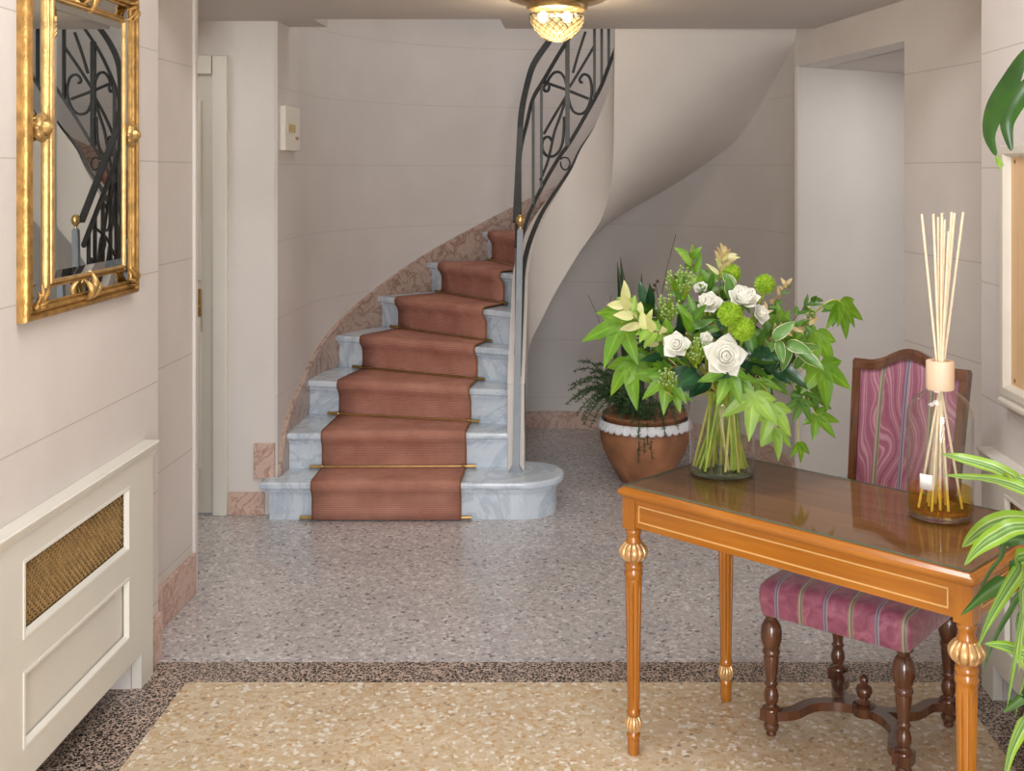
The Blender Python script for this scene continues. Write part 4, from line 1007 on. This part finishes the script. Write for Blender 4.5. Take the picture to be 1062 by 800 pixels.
# ================================================================== LIME POMPOM BLOOMS
def pompom(label, px, py, dy, r):
    c = P(px, py, VC.y+dy); t = thing('green_dianthus', label, 'flower', (VC.x, VC.y, VC.z+.016), 0, 'lime green pompom flowers')
    m = MB(); n = 420; ga = PI*(3-math.sqrt(5))
    m.ball(c, r*.80, 14, 9)
    for i in range(n):
        z = 1-2*(i+.5)/n; rr = math.sqrt(1-z*z); d = V((rr*math.cos(ga*i), rr*math.sin(ga*i), z))
        d2 = (d+V((random.uniform(-.25, .25), random.uniform(-.25, .25), random.uniform(-.25, .25)))).normalized()
        s = d2.orthogonal().normalized()*r*.07; s2 = d2.cross(s)
        a = c+d*r*.72; tip = c+d2*r*random.uniform(.93, 1.1)
        m.loft([[a+s, a-s*.5+s2*.8, a-s*.5-s2*.8], [tip+s*.3, tip-s*.15+s2*.25, tip-s*.15-s2*.25]])
    m.build('bloom', FUZZ, t, world=True, smooth=False)
    add_stem(t, c-V((0, 0, r*.8)), .004)
pompom('lime green pompom bloom in the centre above the large white rose', 757, 326, -.25, .034)
pompom('lime green pompom bloom touching the central one at its lower right', 770, 341, -.25, .034)
pompom('lime green pompom bloom standing apart at the upper right of the tall rose', 793, 295, -.08, .030)
pompom('lime green pompom bloom at the top behind the tall rose', 758, 284, -.03, .030)

# ================================================================== LEAFY BRANCHES (big lobed leaves)
def branch(label, leaves, mat, join, cat='branch'):
    t = thing('leafy_branch', label, cat, (VC.x, VC.y, VC.z+.016), 0, 'branches with big lobed leaves')
    j = P(join[0], join[1], VC.y+join[2]); add_stem(t, j, .005)
    for lf in leaves:
        bx, by, tx, ty, dyb, dyt = lf[:6]; hint = lf[6] if len(lf) > 6 else (0, -1, .45); mt = lf[7] if len(lf) > 7 else mat; lob = lf[8] if len(lf) > 8 else 5
        b_ = P(bx, by, VC.y+dyb); e_ = P(tx, ty, VC.y+dyt)
        m = MB(); palmate(m, b_, e_, hint, lobes=lob, wide=lf[9] if len(lf) > 9 else .172)
        lfo = m.build('leaf', mt, t, world=True, ang=80)
        m = MB(); m.tube(bez(j, j+(b_-j)*.35+V((0, 0, .03)), b_+(b_-e_)*.25, b_, 8), .0017, 5); m.build('leaf_stalk', STEMY, lfo, world=True)
branch('branch of big lobed leaves reaching out at the far left of the bouquet', [(645, 335, 622, 380, -.08, -.14, (-.3, -1, .5)), (650, 324, 616, 352, -.02, -.02, (-.2, -1, .9)), (653, 376, 660, 424, -.10, -.16, (-.35, -1, .2))], LEAF, (672, 352, -.06))
branch('branch of lobed leaves hanging over the lower left rim of the vase', [(691, 392, 686, 428, -.20, -.25, (-.1, -1, .4)), (692, 388, 662, 384, -.16, -.2, (-.2, -1, .7)), (700, 404, 706, 430, -.2, -.23), (676, 372, 652, 398, -.1, -.15)], LEAF, (705, 384, -.12))
branch('branch of pale leaves spilling over the front of the vase', [(781, 411, 776, 456, -.24, -.29, (0, -1, .5), LEAFP), (801, 422, 792, 464, -.24, -.28, (.1, -1, .4), LEAFP), (805, 445, 808, 477, -.2, -.23, (.2, -1, .2), LEAFP, 3), (757, 385, 741, 422, -.26, -.3, (0, -1, .5), LEAF), (766, 392, 762, 430, -.22, -.26, (0, -1, .4), LEAF), (790, 395, 800, 418, -.18, -.21)], LEAF, (782, 396, -.16))
branch('branch of lobed leaves trailing down the right side of the bouquet', [(852, 379, 862, 424, -.10, -.14, (.25, -1, .3), LEAF, 5, .2), (847, 431, 868, 456, -.10, -.13, (.2, -1, .4)), (832, 416, 823, 440, -.12, -.15, (.1, -1, .3), LEAFM), (829, 459, 833, 482, -.12, -.13, (.5, -1, .1), LEAF, 3), (846, 346, 838, 388, -.08, -.13, (.2, -1, .35), LEAF, 5, .2), (826, 405, 846, 412, -.1, -.13, (.1, -.9, .7), LEAFM), (842, 408, 866, 424, -.05, -.06, (.2, -1, .5), LEAFM)], LEAF, (826, 392, -.08))
branch('lone branch ending in one drooping leaf cluster at the far right', [(872, 315, 882, 352, .04, .02, (.3, -1, .15)), (870, 315, 862, 340, .06, .05, (-.2, -1, .3), LEAFM, 3), (871, 313, 890, 340, .03, .03, (.5, -1, .3), LEAF, 3)], LEAF, (838, 333, .03))
branch('branch of upright leaves showing in the upper right of the bouquet', [(806, 340, 838, 334, -.06, -.02, (.1, -1, .9), LEAF), (800, 352, 790, 322, -.02, .02, (0, -1, .3), LEAFM), (815, 350, 840, 352, -.1, -.08, (.2, -.8, 1), LEAF, 5), (812, 335, 806, 312, 0, .02, (.1, -1, .2), LEAF, 3)], LEAF, (800, 356, -.05))

# ================================================================== FOLIAGE SPRIGS (narrow leaves)
def sprig(label, cat, pts, mats, n, L, w, spread=1.0, dens=(.15, 1.0), stemmat=None, up=.3, group='narrow leaved sprigs in the bouquet', name='foliage_sprig', r=.002):
    t = thing(name, label, cat, (VC.x, VC.y, VC.z+.016), 0, group)
    pp = smoothpath([P(x, y, VC.y+d) for x, y, d in pts], 6)
    add_stem(t, pp[0], .0042)
    m = MB(); m.tube(pp, r, 5); m.build('twig', stemmat or TWIG, t, world=True)
    for k in range(n):
        u = dens[0]+(dens[1]-dens[0])*(k+.5)/n; i = min(len(pp)-2, int(u*(len(pp)-1))); b_ = pp[i]; d = (pp[i+1]-pp[i]).normalized()
        a = k*2.4+random.uniform(-.3, .3); s = d.orthogonal().normalized(); s2 = d.cross(s)
        o_ = (s*math.cos(a)+s2*math.sin(a))*spread+d*random.uniform(.4, .9)+V((0, -.25, up*random.uniform(-.2, 1)))
        e_ = b_+o_.normalized()*L*random.uniform(.75, 1.15)
        M, l = frame(b_, e_, (random.uniform(-.4, .4), -1, random.uniform(.2, .9)))
        m = MB(); blade(m, M, l, w*random.uniform(.8, 1.15), random.uniform(.05, .3), .25, 7, wave=.2)
        m.build('leaf', mats[k % len(mats)], t, world=True, ang=80)
sprig('creamy yellow leaved sprig at the upper left of the bouquet', 'foliage', [(690, 362, -.12), (672, 345, -.13), (655, 325, -.12), (646, 312, -.1)], [CREAMLEAF, LEAFP, CREAMLEAF], 17, .062, .014, 1.0)
sprig('creamy pink tipped sprig lying low at the left beside the creamy yellow one', 'foliage', [(700, 352, -.16), (684, 345, -.18), (668, 342, -.18)], [CREAMLEAF, LEAF, LEAFP], 10, .055, .014, 1.1)
sprig('sprig with reddish tips sticking up at the very top of the bouquet', 'foliage', [(728, 320, -.04), (724, 295, -.02), (718, 275, 0), (715, 262, 0)], [LEAF, LEAFP, LEAF], 8, .055, .013, .8, (.3, 1))
sprig('tan and cream sprig standing at the top beside the upper pompom', 'foliage', [(746, 310, -.05), (746, 288, -.03), (749, 272, -.02), (753, 265, -.02)], [TANSPRIG, CREAMLEAF, TANSPRIG], 15, .05, .008, .8, (.35, 1))
sprig('thin tan flowering twig slanting up to the right past the tall rose', 'foliage', [(776, 345, -.12), (792, 325, -.12), (808, 307, -.1), (817, 293, -.08)], [TANSPRIG, LEAFM, TANSPRIG], 16, .028, .005, .8, (.25, 1))
sprig('brownish dried sprig spreading right above the trailing leaves', 'foliage', [(800, 350, -.12), (815, 342, -.12), (830, 338, -.1), (842, 337, -.08)], [TANSPRIG, TANSPRIG, LEAFM], 22, .034, .006, 1.0, (.1, 1))
sprig('cream edged leafy sprig in the right middle of the bouquet', 'foliage', [(788, 362, -.16), (802, 352, -.18), (818, 358, -.17), (834, 368, -.14)], [VARIEG], 11, .088, .016, 1.0, (.1, 1), up=-.6)
sprig('cream edged leafy sprig arching behind the tall rose', 'foliage', [(765, 330, -.1), (757, 312, -.12), (762, 296, -.1)], [VARIEG, LEAFM], 7, .075, .014, .9)
sprig('small green leaved twig reaching right towards the lone branch', 'foliage', [(812, 345, -.04), (826, 328, .0), (838, 316, .02), (845, 310, .02)], [LEAFM], 8, .04, .008, .7, (.3, 1))
sprig('olive leaved sprig with small buds in the upper left of the bouquet', 'foliage', [(712, 345, -.12), (708, 322, -.1), (704, 302, -.06), (702, 290, -.05)], [LEAFM, LEAF], 14, .045, .009, .9, (.2, 1))
sprig('mid green sprig in the middle left between two white roses', 'foliage', [(722, 372, -.15), (718, 345, -.17), (722, 325, -.15)], [LEAF, LEAFM], 10, .07, .013, .9)
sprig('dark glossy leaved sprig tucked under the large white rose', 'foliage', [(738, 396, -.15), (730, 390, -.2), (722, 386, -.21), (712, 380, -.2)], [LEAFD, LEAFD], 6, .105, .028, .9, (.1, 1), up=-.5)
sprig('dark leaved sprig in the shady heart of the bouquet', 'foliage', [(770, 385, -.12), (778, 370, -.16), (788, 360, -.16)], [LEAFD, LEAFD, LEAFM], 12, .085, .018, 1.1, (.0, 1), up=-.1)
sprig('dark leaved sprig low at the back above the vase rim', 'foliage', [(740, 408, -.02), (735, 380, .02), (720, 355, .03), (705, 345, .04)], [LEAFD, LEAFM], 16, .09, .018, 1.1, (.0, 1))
sprig('mid green sprig filling the back of the bouquet on the right', 'foliage', [(765, 400, .0), (785, 370, .04), (800, 345, .06), (812, 335, .06)], [LEAFM, LEAFD], 18, .085, .018, 1.1, (.0, 1))
sprig('mid green sprig filling the back of the bouquet in the middle', 'foliage', [(750, 390, .05), (750, 350, .07), (748, 315, .06), (745, 300, .05)], [LEAFM, LEAFD, LEAF], 18, .085, .017, 1.1, (.0, 1))

sprig('mid green sprig at the back left behind the creamy yellow one', 'foliage', [(715, 385, .0), (695, 350, .04), (678, 325, .05), (668, 318, .05)], [LEAFM, LEAF, LEAFD], 18, .085, .017, 1.1, (.0, 1))
sprig('bright green sprig between the top pompom and the reddish tipped sprig', 'foliage', [(738, 330, -.02), (735, 305, -.03), (738, 285, -.01)], [LEAF, LEAFM], 12, .06, .012, 1.0, (.1, 1))
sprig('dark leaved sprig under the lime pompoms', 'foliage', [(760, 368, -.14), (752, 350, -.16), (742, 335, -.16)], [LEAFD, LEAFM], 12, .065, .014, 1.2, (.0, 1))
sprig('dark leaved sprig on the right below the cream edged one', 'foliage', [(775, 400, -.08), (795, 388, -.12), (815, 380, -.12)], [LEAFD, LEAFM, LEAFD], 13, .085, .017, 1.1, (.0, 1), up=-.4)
sprig('mid green sprig on the left under the creamy pink tipped one', 'foliage', [(710, 390, -.08), (690, 372, -.12), (668, 362, -.1)], [LEAFM, LEAF, LEAFD], 13, .075, .016, 1.1, (.0, 1))
sprig('bright sprig reaching right below the dried one', 'foliage', [(785, 368, -.06), (808, 362, -.1), (832, 360, -.08)], [LEAF, LEAFM], 12, .075, .016, 1.1, (.1, 1))

# ================================================================== BUD SPRAYS
def buds(label, px, py, dy, rad, n):
    c = P(px, py, VC.y+dy); t = thing('bud_spray', label, 'flower buds', (VC.x, VC.y, VC.z+.016), 0, 'sprays of tiny green buds')
    foot = c-V((0, -.02, rad*1.6)); add_stem(t, foot, .0036)
    m = MB(); m2 = MB()
    for i in range(n):
        d = V((random.gauss(0, 1), random.gauss(0, 1)*.7, random.gauss(.15, .8))).normalized()*rad*random.uniform(.5, 1.05)
        m.ball(c+d, random.uniform(.0034, .005), 6, 4); m2.tube([foot, foot+(c+d-foot)*.6+V((0, 0, -.006)), c+d], .0009, 3, cap=False)
    m.build('bud_cluster', BERRY, t, world=True, ang=80); m2.build('bud_stalks', STEM, t, world=True)
buds('spray of tiny green buds at the top left of the bouquet', 706, 292, -.06, .046, 80)
buds('spray of tiny green buds in the left middle, right of the creamy yellow leaved sprig', 692, 318, -.12, .036, 50)
buds('spray of tiny green buds between the two front white roses', 722, 362, -.23, .030, 55)
buds('spray of tiny green buds just above the lower left vase rim', 692, 392, -.25, .026, 45)
buds('spray of tiny green buds beside the trailing right branch', 840, 324, -.02, .018, 22)

# ================================================================== TERRACOTTA POT WITH FERN
pc = V((.352, 6.02, 0))
t = thing('potted_plant', 'terracotta pot of wispy dark fern with a white ruffle under the stairs', 'potted plant', pc)
m = MB(); m.lathe([(.125, 0), (.131, .004), (.158, .05), (.194, .11), (.222, .17), (.237, .225), (.237, .27), (.226, .302), (.212, .318), (.206, .328), (.216, .338), (.226, .350), (.228, .358), (.218, .364), (.208, .360)], 48, cap=True); m.build('pot', TERRA, t, ang=60)
m = MB(); m.lathe([(.210, .362), (.203, .345), (.200, .30), (.001, .30)], 48, cap=False); m.build('pot_lining', TERRAI, t, ang=60)
m = MB(); m.lathe([(.001, .318), (.10, .316), (.199, .306), (.199, .298)], 32, cap=False, mod=lambda a, z: 1); m.build('soil', SOIL, t)
m = MB()
for i in range(34):   # scalloped white ruffle hung round the neck
    a = 2*PI*i/34; 
    Mx = Matrix.Translation((.222*math.cos(a), .222*math.sin(a), .316)) @ Matrix.Rotation(a, 4, 'Z')
    rows = []
    for u in [k/5 for k in range(6)]:
        rows.append([Mx @ V((.010+.016*math.sin(u*PI*.6)+.004*math.cos(s*9), s*.022*(.6+.6*math.sin(PI*min(1, .15+u*.7))), .014-.050*u+.010*s*s*u)) for s in (-1, -.6, -.2, .2, .6, 1)])
    m.grid(rows)
m.build('ruffle', WHITE, t, ang=80, solid=.002)
def fern_frond(m, p0, p1, sag, n=22, l=.040):
    d = p1-p0; pts = [p0+d*u+V((0, 0, .10*math.sin(PI*u)*1.0-sag*u*u)) for u in [i/n for i in range(n+1)]]
    m.tube(pts, .0013, 4, cap=False)
    for i in range(2, n+1):
        for k in range(9):
            o = V((random.gauss(0, 1), random.gauss(0, 1), random.gauss(0, .8))).normalized()*l*random.uniform(.4, 1)*(1-.35*i/n)
            b_ = pts[i]+(pts[i-1]-pts[i])*random.random(); s = o.orthogonal().normalized()*.0017
            m.face([m.v(b_+s), m.v(b_-s), m.v(b_+o*.6-s*.9), m.v(b_+o), m.v(b_+o*.6+s*.9)])
rim = lambda a, r=.12: V((pc.x+r*math.cos(a), pc.y+r*math.sin(a), .33))
fr = [(592, 400, -.08, .06), (595, 385, .0, .02), (588, 420, -.1, .09), (600, 375, .04, .0), (618, 378, -.04, .0), (640, 420, -.26, .1), (700, 430, -.24, .1), (598, 430, -.12, .1), (606, 440, -.16, .12), (594, 415, -.06, .05), (622, 392, -.02, .02), (632, 400, -.1, .04), (615, 414, -.02, .05), (608, 424, -.1, .08), (640, 405, -.18, .06), (655, 440, -.27, .12), (680, 440, -.26, .12), (662, 480, -.265, .15), (672, 462, -.262, .14), (645, 436, -.25, .1), (710, 428, -.18, .08), (625, 432, -.2, .1), (601, 398, -.10, .05), (612, 388, -.05, .02), (628, 385, 0, 0), (597, 418, -.1, .06), (603, 436, -.14, .10), (612, 444, -.18, .12), (606, 410, .02, .04), (640, 392, -.06, .02), (620, 405, -.14, .05), (634, 412, -.2, .08), (650, 428, -.26, .12), (668, 425, -.26, .12), (668, 470, -.262, .14), (676, 476, -.262, .14), (662, 456, -.262, .13), (690, 452, -.25, .12), (703, 445, -.22, .12), (648, 404, -.05, .02), (655, 398, .02, 0), (690, 402, -.05, .02), (700, 412, -.06, .05), (615, 425, -.16, .1), (590, 405, -.02, .04)]
for px, py, dy, sag in fr:
    e_ = P(px, py, pc.y+dy); a = math.atan2(e_.y-pc.y, e_.x-pc.x)
    m = MB(); fern_frond(m, rim(a, random.uniform(.05, .14)), e_+V((0, 0, sag)), sag); m.build('frond', FERN, t, world=True, recalc=False, smooth=False)
for (bx, by, tx, ty, w) in ((655, 420, 641, 271, .018), (660, 420, 644, 266, .017), (664, 425, 666, 283, .015), (650, 420, 690, 330, .010), (668, 420, 655, 340, .012), (645, 420, 636, 345, .009)):
    b_ = P(bx, by, pc.y-.02); e_ = P(tx, ty, pc.y-.05); b_.z = .32
    M, l = frame(b_, e_, (.2, -1, .1)); m = MB(); blade(m, M, l, w*1.5, .02, .5, 10, shape=1.25); m.build('spike_leaf', SPIKE, t, world=True, ang=80)
m = MB(); m.tube(smoothpath([V((pc.x+.06, pc.y, .31)), P(684, 330, pc.y-.05), P(690, 287, pc.y-.05), P(696, 262, pc.y-.05), P(701, 243, pc.y-.05)]), .0022, 5)
for (x, y) in ((679, 296), (682, 292), (678, 301)): m.ball(P(x, y, pc.y-.05), .010, 7, 5)
m.tube(smoothpath([P(684, 315, pc.y-.05), P(681, 300, pc.y-.05), P(679, 294, pc.y-.05)]), .002, 4)
m.build('bare_twig', TWIG, t, world=True)
m = MB()
for pts in (([650, 415], [636, 345], [628, 318]), ([646, 415], [624, 340], [610, 306]), ([648, 415], [633, 330], [634, 306])):
    m.tube(smoothpath([P(x, y, pc.y-.02) for x, y in pts]), .0014, 4)
m.build('dry_stem', TWIG, t, world=True)

# ================================================================== STRIPED STRAP-LEAF PLANT (right edge, by the table)
dc = V((1.0, 2.16, 0))
t = thing('dracaena_plant', 'green and cream striped strap leaves arching in beside the table corner', 'potted plant', dc)
m = MB(); m.lathe([(.10, 0), (.105, .004), (.135, .22), (.145, .235), (.145, .26), (.132, .262), (.126, .24), (.001, .235)], 32); pt = m.build('pot', TERRA, t, ang=50)
m = MB(); m.lathe([(.001, .243), (.07, .242), (.127, .238)], 20, cap=False); m.build('soil', SOIL, t)
m = MB(); m.tube(smoothpath([V((1.0, 2.16, .24)), V((.99, 2.17, .5)), V((1.01, 2.18, .8)), V((1.0, 2.18, .98))]), .014, 10); m.build('cane', TWIG, t, world=True, ang=60)
def strapleaf(pts, w, mat, hint=(0, -.5, 1), root=None):
    pp = smoothpath(pts, 5); n = len(pp); rows = []
    for i in range(n):
        u = i/(n-1); d = (pp[min(i+1, n-1)]-pp[max(i-1, 0)]).normalized(); s = d.cross(V(hint))
        if s.length < 1e-3: s = d.orthogonal()
        s.normalize(); nn = s.cross(d); ww = w*(min(1, .45+u*1.6))*(1-max(0, (u-.45)/.55)**1.8)*.5+.0003
        rows.append([pp[i]+s*k*ww+nn*abs(k)*ww*.22 for k in (-1, -.6, -.2, .2, .6, 1)])
    m = MB(); m.grid(rows); m.build('leaf', mat, t, world=True, ang=80)
cr = lambda z: V((1.0, 2.18, z))
def from_px(pl, Yb, Yt):
    n = len(pl); return [P(x, y, Yb+(Yt-Yb)*i/(n-1)) for i, (x, y) in enumerate(pl)]
LV = [
 (.97, [(1062, 500), (1047, 494), (1026, 484), (990, 474), (974, 471)], 2.25, 2.42, .036, STRAP, (.15, -.75, .65)),
 (.96, [(1062, 509), (1032, 499), (1009, 496), (979, 493)], 2.22, 2.38, .038, STRAP, (.1, -.6, .8)),
 (.95, [(1062, 540), (1032, 544), (1011, 556), (998, 568)], 2.2, 2.26, .040, STRAP, (.3, -.7, .6)),
 (.94, [(1062, 546), (1032, 556), (1013, 570), (1000, 587)], 2.14, 2.18, .034, STRAP, (.35, -.75, .5)),
 (.93, [(1062, 562), (1040, 562), (1020, 568), (1005, 572)], 2.3, 2.4, .034, STRAPD, (.2, -.6, .8)),
 (.90, [(1062, 578), (1056, 590), (1042, 612), (1026, 641), (1013, 673)], 2.12, 2.08, .044, STRAP, (.7, -.65, .3)),
 (.91, [(1060, 588), (1045, 600), (1020, 617), (996, 639)], 2.22, 2.28, .040, STRAPD, (.5, -.65, .5)),
 (.88, [(1064, 612), (1045, 635), (1028, 668), (1018, 703)], 2.2, 2.2, .030, STRAPD, (.75, -.6, .2)),
 (.82, [(1070, 684), (1062, 679), (1042, 671), (1021, 668)], 2.06, 2.04, .030, STRAP, (.1, -.7, .7)),
 (.86, [(1062, 636), (1055, 655), (1051, 684), (1049, 714)], 2.1, 2.1, .030, STRAPD, (.8, -.6, .1)),
 (.88, [(1066, 600), (1058, 640), (1050, 690), (1044, 735)], 2.05, 2.0, .034, STRAP, (.8, -.6, .2)),
 (.70, [(1072, 715), (1062, 722), (1051, 731), (1040, 739)], 2.1, 2.12, .024, STRAPD, (.4, -.7, .5)),
 (.62, [(1078, 715), (1062, 745), (1048, 777), (1040, 815)], 2.0, 1.96, .050, STRAP, (.7, -.7, .2)),
 (.92, [(1050, 560), (1036, 578), (1023, 597), (1010, 628)], 2.25, 2.3, .030, STRAPD, (.6, -.65, .4)),
 (.66, [(1084, 640), (1070, 668), (1060, 705), (1052, 748)], 2.16, 2.2, .034, STRAP, (.8, -.6, .1)),
 (.90, [(1075, 575), (1066, 610), (1058, 655), (1056, 700)], 2.0, 1.95, .046, STRAP, (.85, -.5, .2)),
]
for z, pl, Yb, Yt, w, mt, h in LV:
    strapleaf([cr(z)]+from_px(pl, Yb, Yt), w, mt, h)
for k in range(12):   # the rest of the rosette, turned away from the table
    a = R(-150+k*24)+random.uniform(-.1, .1); z = random.uniform(.75, .98); L = random.uniform(.34, .46)
    if abs(math.atan2(math.sin(a-R(165)), math.cos(a-R(165)))) < R(80): continue
    b_ = cr(z); d = V((math.cos(a), math.sin(a), 0))
    if 1.0+d.x*L > 1.27: L = .27/max(.1, d.x)
    strapleaf([b_, b_+d*L*.3+V((0, 0, .10)), b_+d*L*.7+V((0, 0, .08)), b_+d*L+V((0, 0, -.08))], .042, STRAP, (0, 0, 1))

# ================================================================== TALL BROAD-LEAVED PLANT (only its drooping leaves reach into view)
tc = V((1.12, 1.72, 0))
t = thing('tall_plant', 'dark green broad leaves hanging in at the upper right above the board', 'potted plant', tc)
m = MB(); m.lathe([(.10, 0), (.105, .004), (.125, .24), (.135, .25), (.135, .275), (.122, .277), (.118, .255), (.001, .25)], 32); m.build('pot', TERRA, t, ang=50)
m = MB(); m.lathe([(.001, .258), (.06, .257), (.119, .253)], 20, cap=False); m.build('soil', SOIL, t)
trunk = smoothpath([V((1.12, 1.72, .25)), V((1.13, 1.76, .8)), V((1.13, 1.9, 1.5)), V((1.12, 2.1, 2.0)), V((1.08, 2.25, 2.12))])
m = MB(); m.tube(trunk, .010, 8); m.build('stalk', STEM, t, world=True, ang=60)
def broad(pts, w, hint):
    pp = smoothpath(pts, 6); n = len(pp); rows = []
    for i in range(n):
        u = i/(n-1); d = (pp[min(i+1, n-1)]-pp[max(i-1, 0)]).normalized(); s = d.cross(V(hint)).normalized(); nn = s.cross(d)
        ww = w*.5*(.14 if u < .3 else .14+.86*math.sin(PI*min(1, (u-.3)/.7)**.8)) if u < 1 else 0
        ww = max(ww, .0005)
        rows.append([pp[i]+s*k*ww+nn*(k*k)*ww*.25 for k in (-1, -.5, 0, .5, 1)])
    m = MB(); m.grid(rows); m.build('leaf', GREENDK, t, world=True, ang=80)
e0 = V((1.08, 2.25, 2.12))
broad([e0, P(1075, 33, 2.38), P(1062, 55, 2.4), P(1046, 86, 2.4), P(1030, 115, 2.38), P(1025, 140, 2.37), P(1033, 162, 2.37)], .047, (.25, -1, .1))
broad([e0, P(1090, 55, 2.40), P(1070, 84, 2.43), P(1054, 104, 2.44), P(1044, 128, 2.44), P(1049, 157, 2.44)], .042, (-.2, -1, .1))
broad([e0, V((1.16, 2.4, 2.22)), V((1.22, 2.55, 2.18)), V((1.24, 2.62, 2.05)), V((1.24, 2.62, 1.9))], .07, (.6, .8, .5))
broad([e0, V((1.14, 2.12, 2.25)), V((1.20, 2.02, 2.2)), V((1.23, 1.98, 2.05)), V((1.24, 1.98, 1.9))], .07, (1, 0, .5))
m = MB(); a_ = P(1033, 162, 2.37)
for dx, dz in ((.004, -.02), (.012, -.03), (.018, -.022)): 
    M, l = frame(a_, a_+V((dx, 0, dz)), (0, -1, 0)); blade(m, M, l, .004, .1)
m.build('young_shoot', LEAFP, t, world=True)

# ================================================================== LIGHT
def area(name, loc, rot, sx, sy, power, col=(1, 1, 1)):
    l = bpy.data.lights.new(name, 'AREA'); l.shape = 'RECTANGLE'; l.size = sx; l.size_y = sy; l.energy = power; l.color = col
    o = bpy.data.objects.new(name, l); COL.objects.link(o); o.location = loc; o.rotation_euler = rot; return o
area('daylight_entrance', (0, -2.05, 1.3), (R(90), 0, 0), 1.3, 2.3, 172, (.96, .98, 1))
area('hall_skylight', (-.1, 2.4, 3.22), (0, 0, 0), 1.3, .8, 44, (1, .985, .96))
area('stairwell_skylight', (-.1, 6.0, 4.55), (0, 0, 0), 1.6, 1.6, 22, (1, .97, .93))
area('passage_light', (1.9, 5.6, 2.17), (0, 0, 0), .5, .5, 3.5, (1, .96, .92))  # unseen lamp added to brighten the inside of the passage
area('passage_fill', (2.35, 5.75, 1.25), (0, R(90), 0), 1.7, .7, 3.2, (1, .98, .96))  # added fill aimed out of the passage at the under-stair wall; no window there
area('side_passage_light', (-2.2, 4.9, 2.33), (0, 0, 0), .6, .4, 4, (1, .95, .88))
w = bpy.data.worlds.new('world'); SC.world = w; w.use_nodes = True
w.node_tree.nodes['Background'].inputs[0].default_value = (.9, .95, 1, 1); w.node_tree.nodes['Background'].inputs[1].default_value = .6
SC.view_settings.view_transform = 'Standard'; SC.view_settings.look = 'None'; SC.view_settings.gamma = 1
SC.view_settings.exposure = 0.0; SC.view_settings.use_curve_mapping = False
SC.cycles.max_bounces = 12; SC.cycles.transparent_max_bounces = 24; SC.cycles.diffuse_bounces = 8; SC.cycles.glossy_bounces = 5
SC.cycles.caustics_reflective = False; SC.cycles.caustics_refractive = False; SC.cycles.sample_clamp_indirect = 6
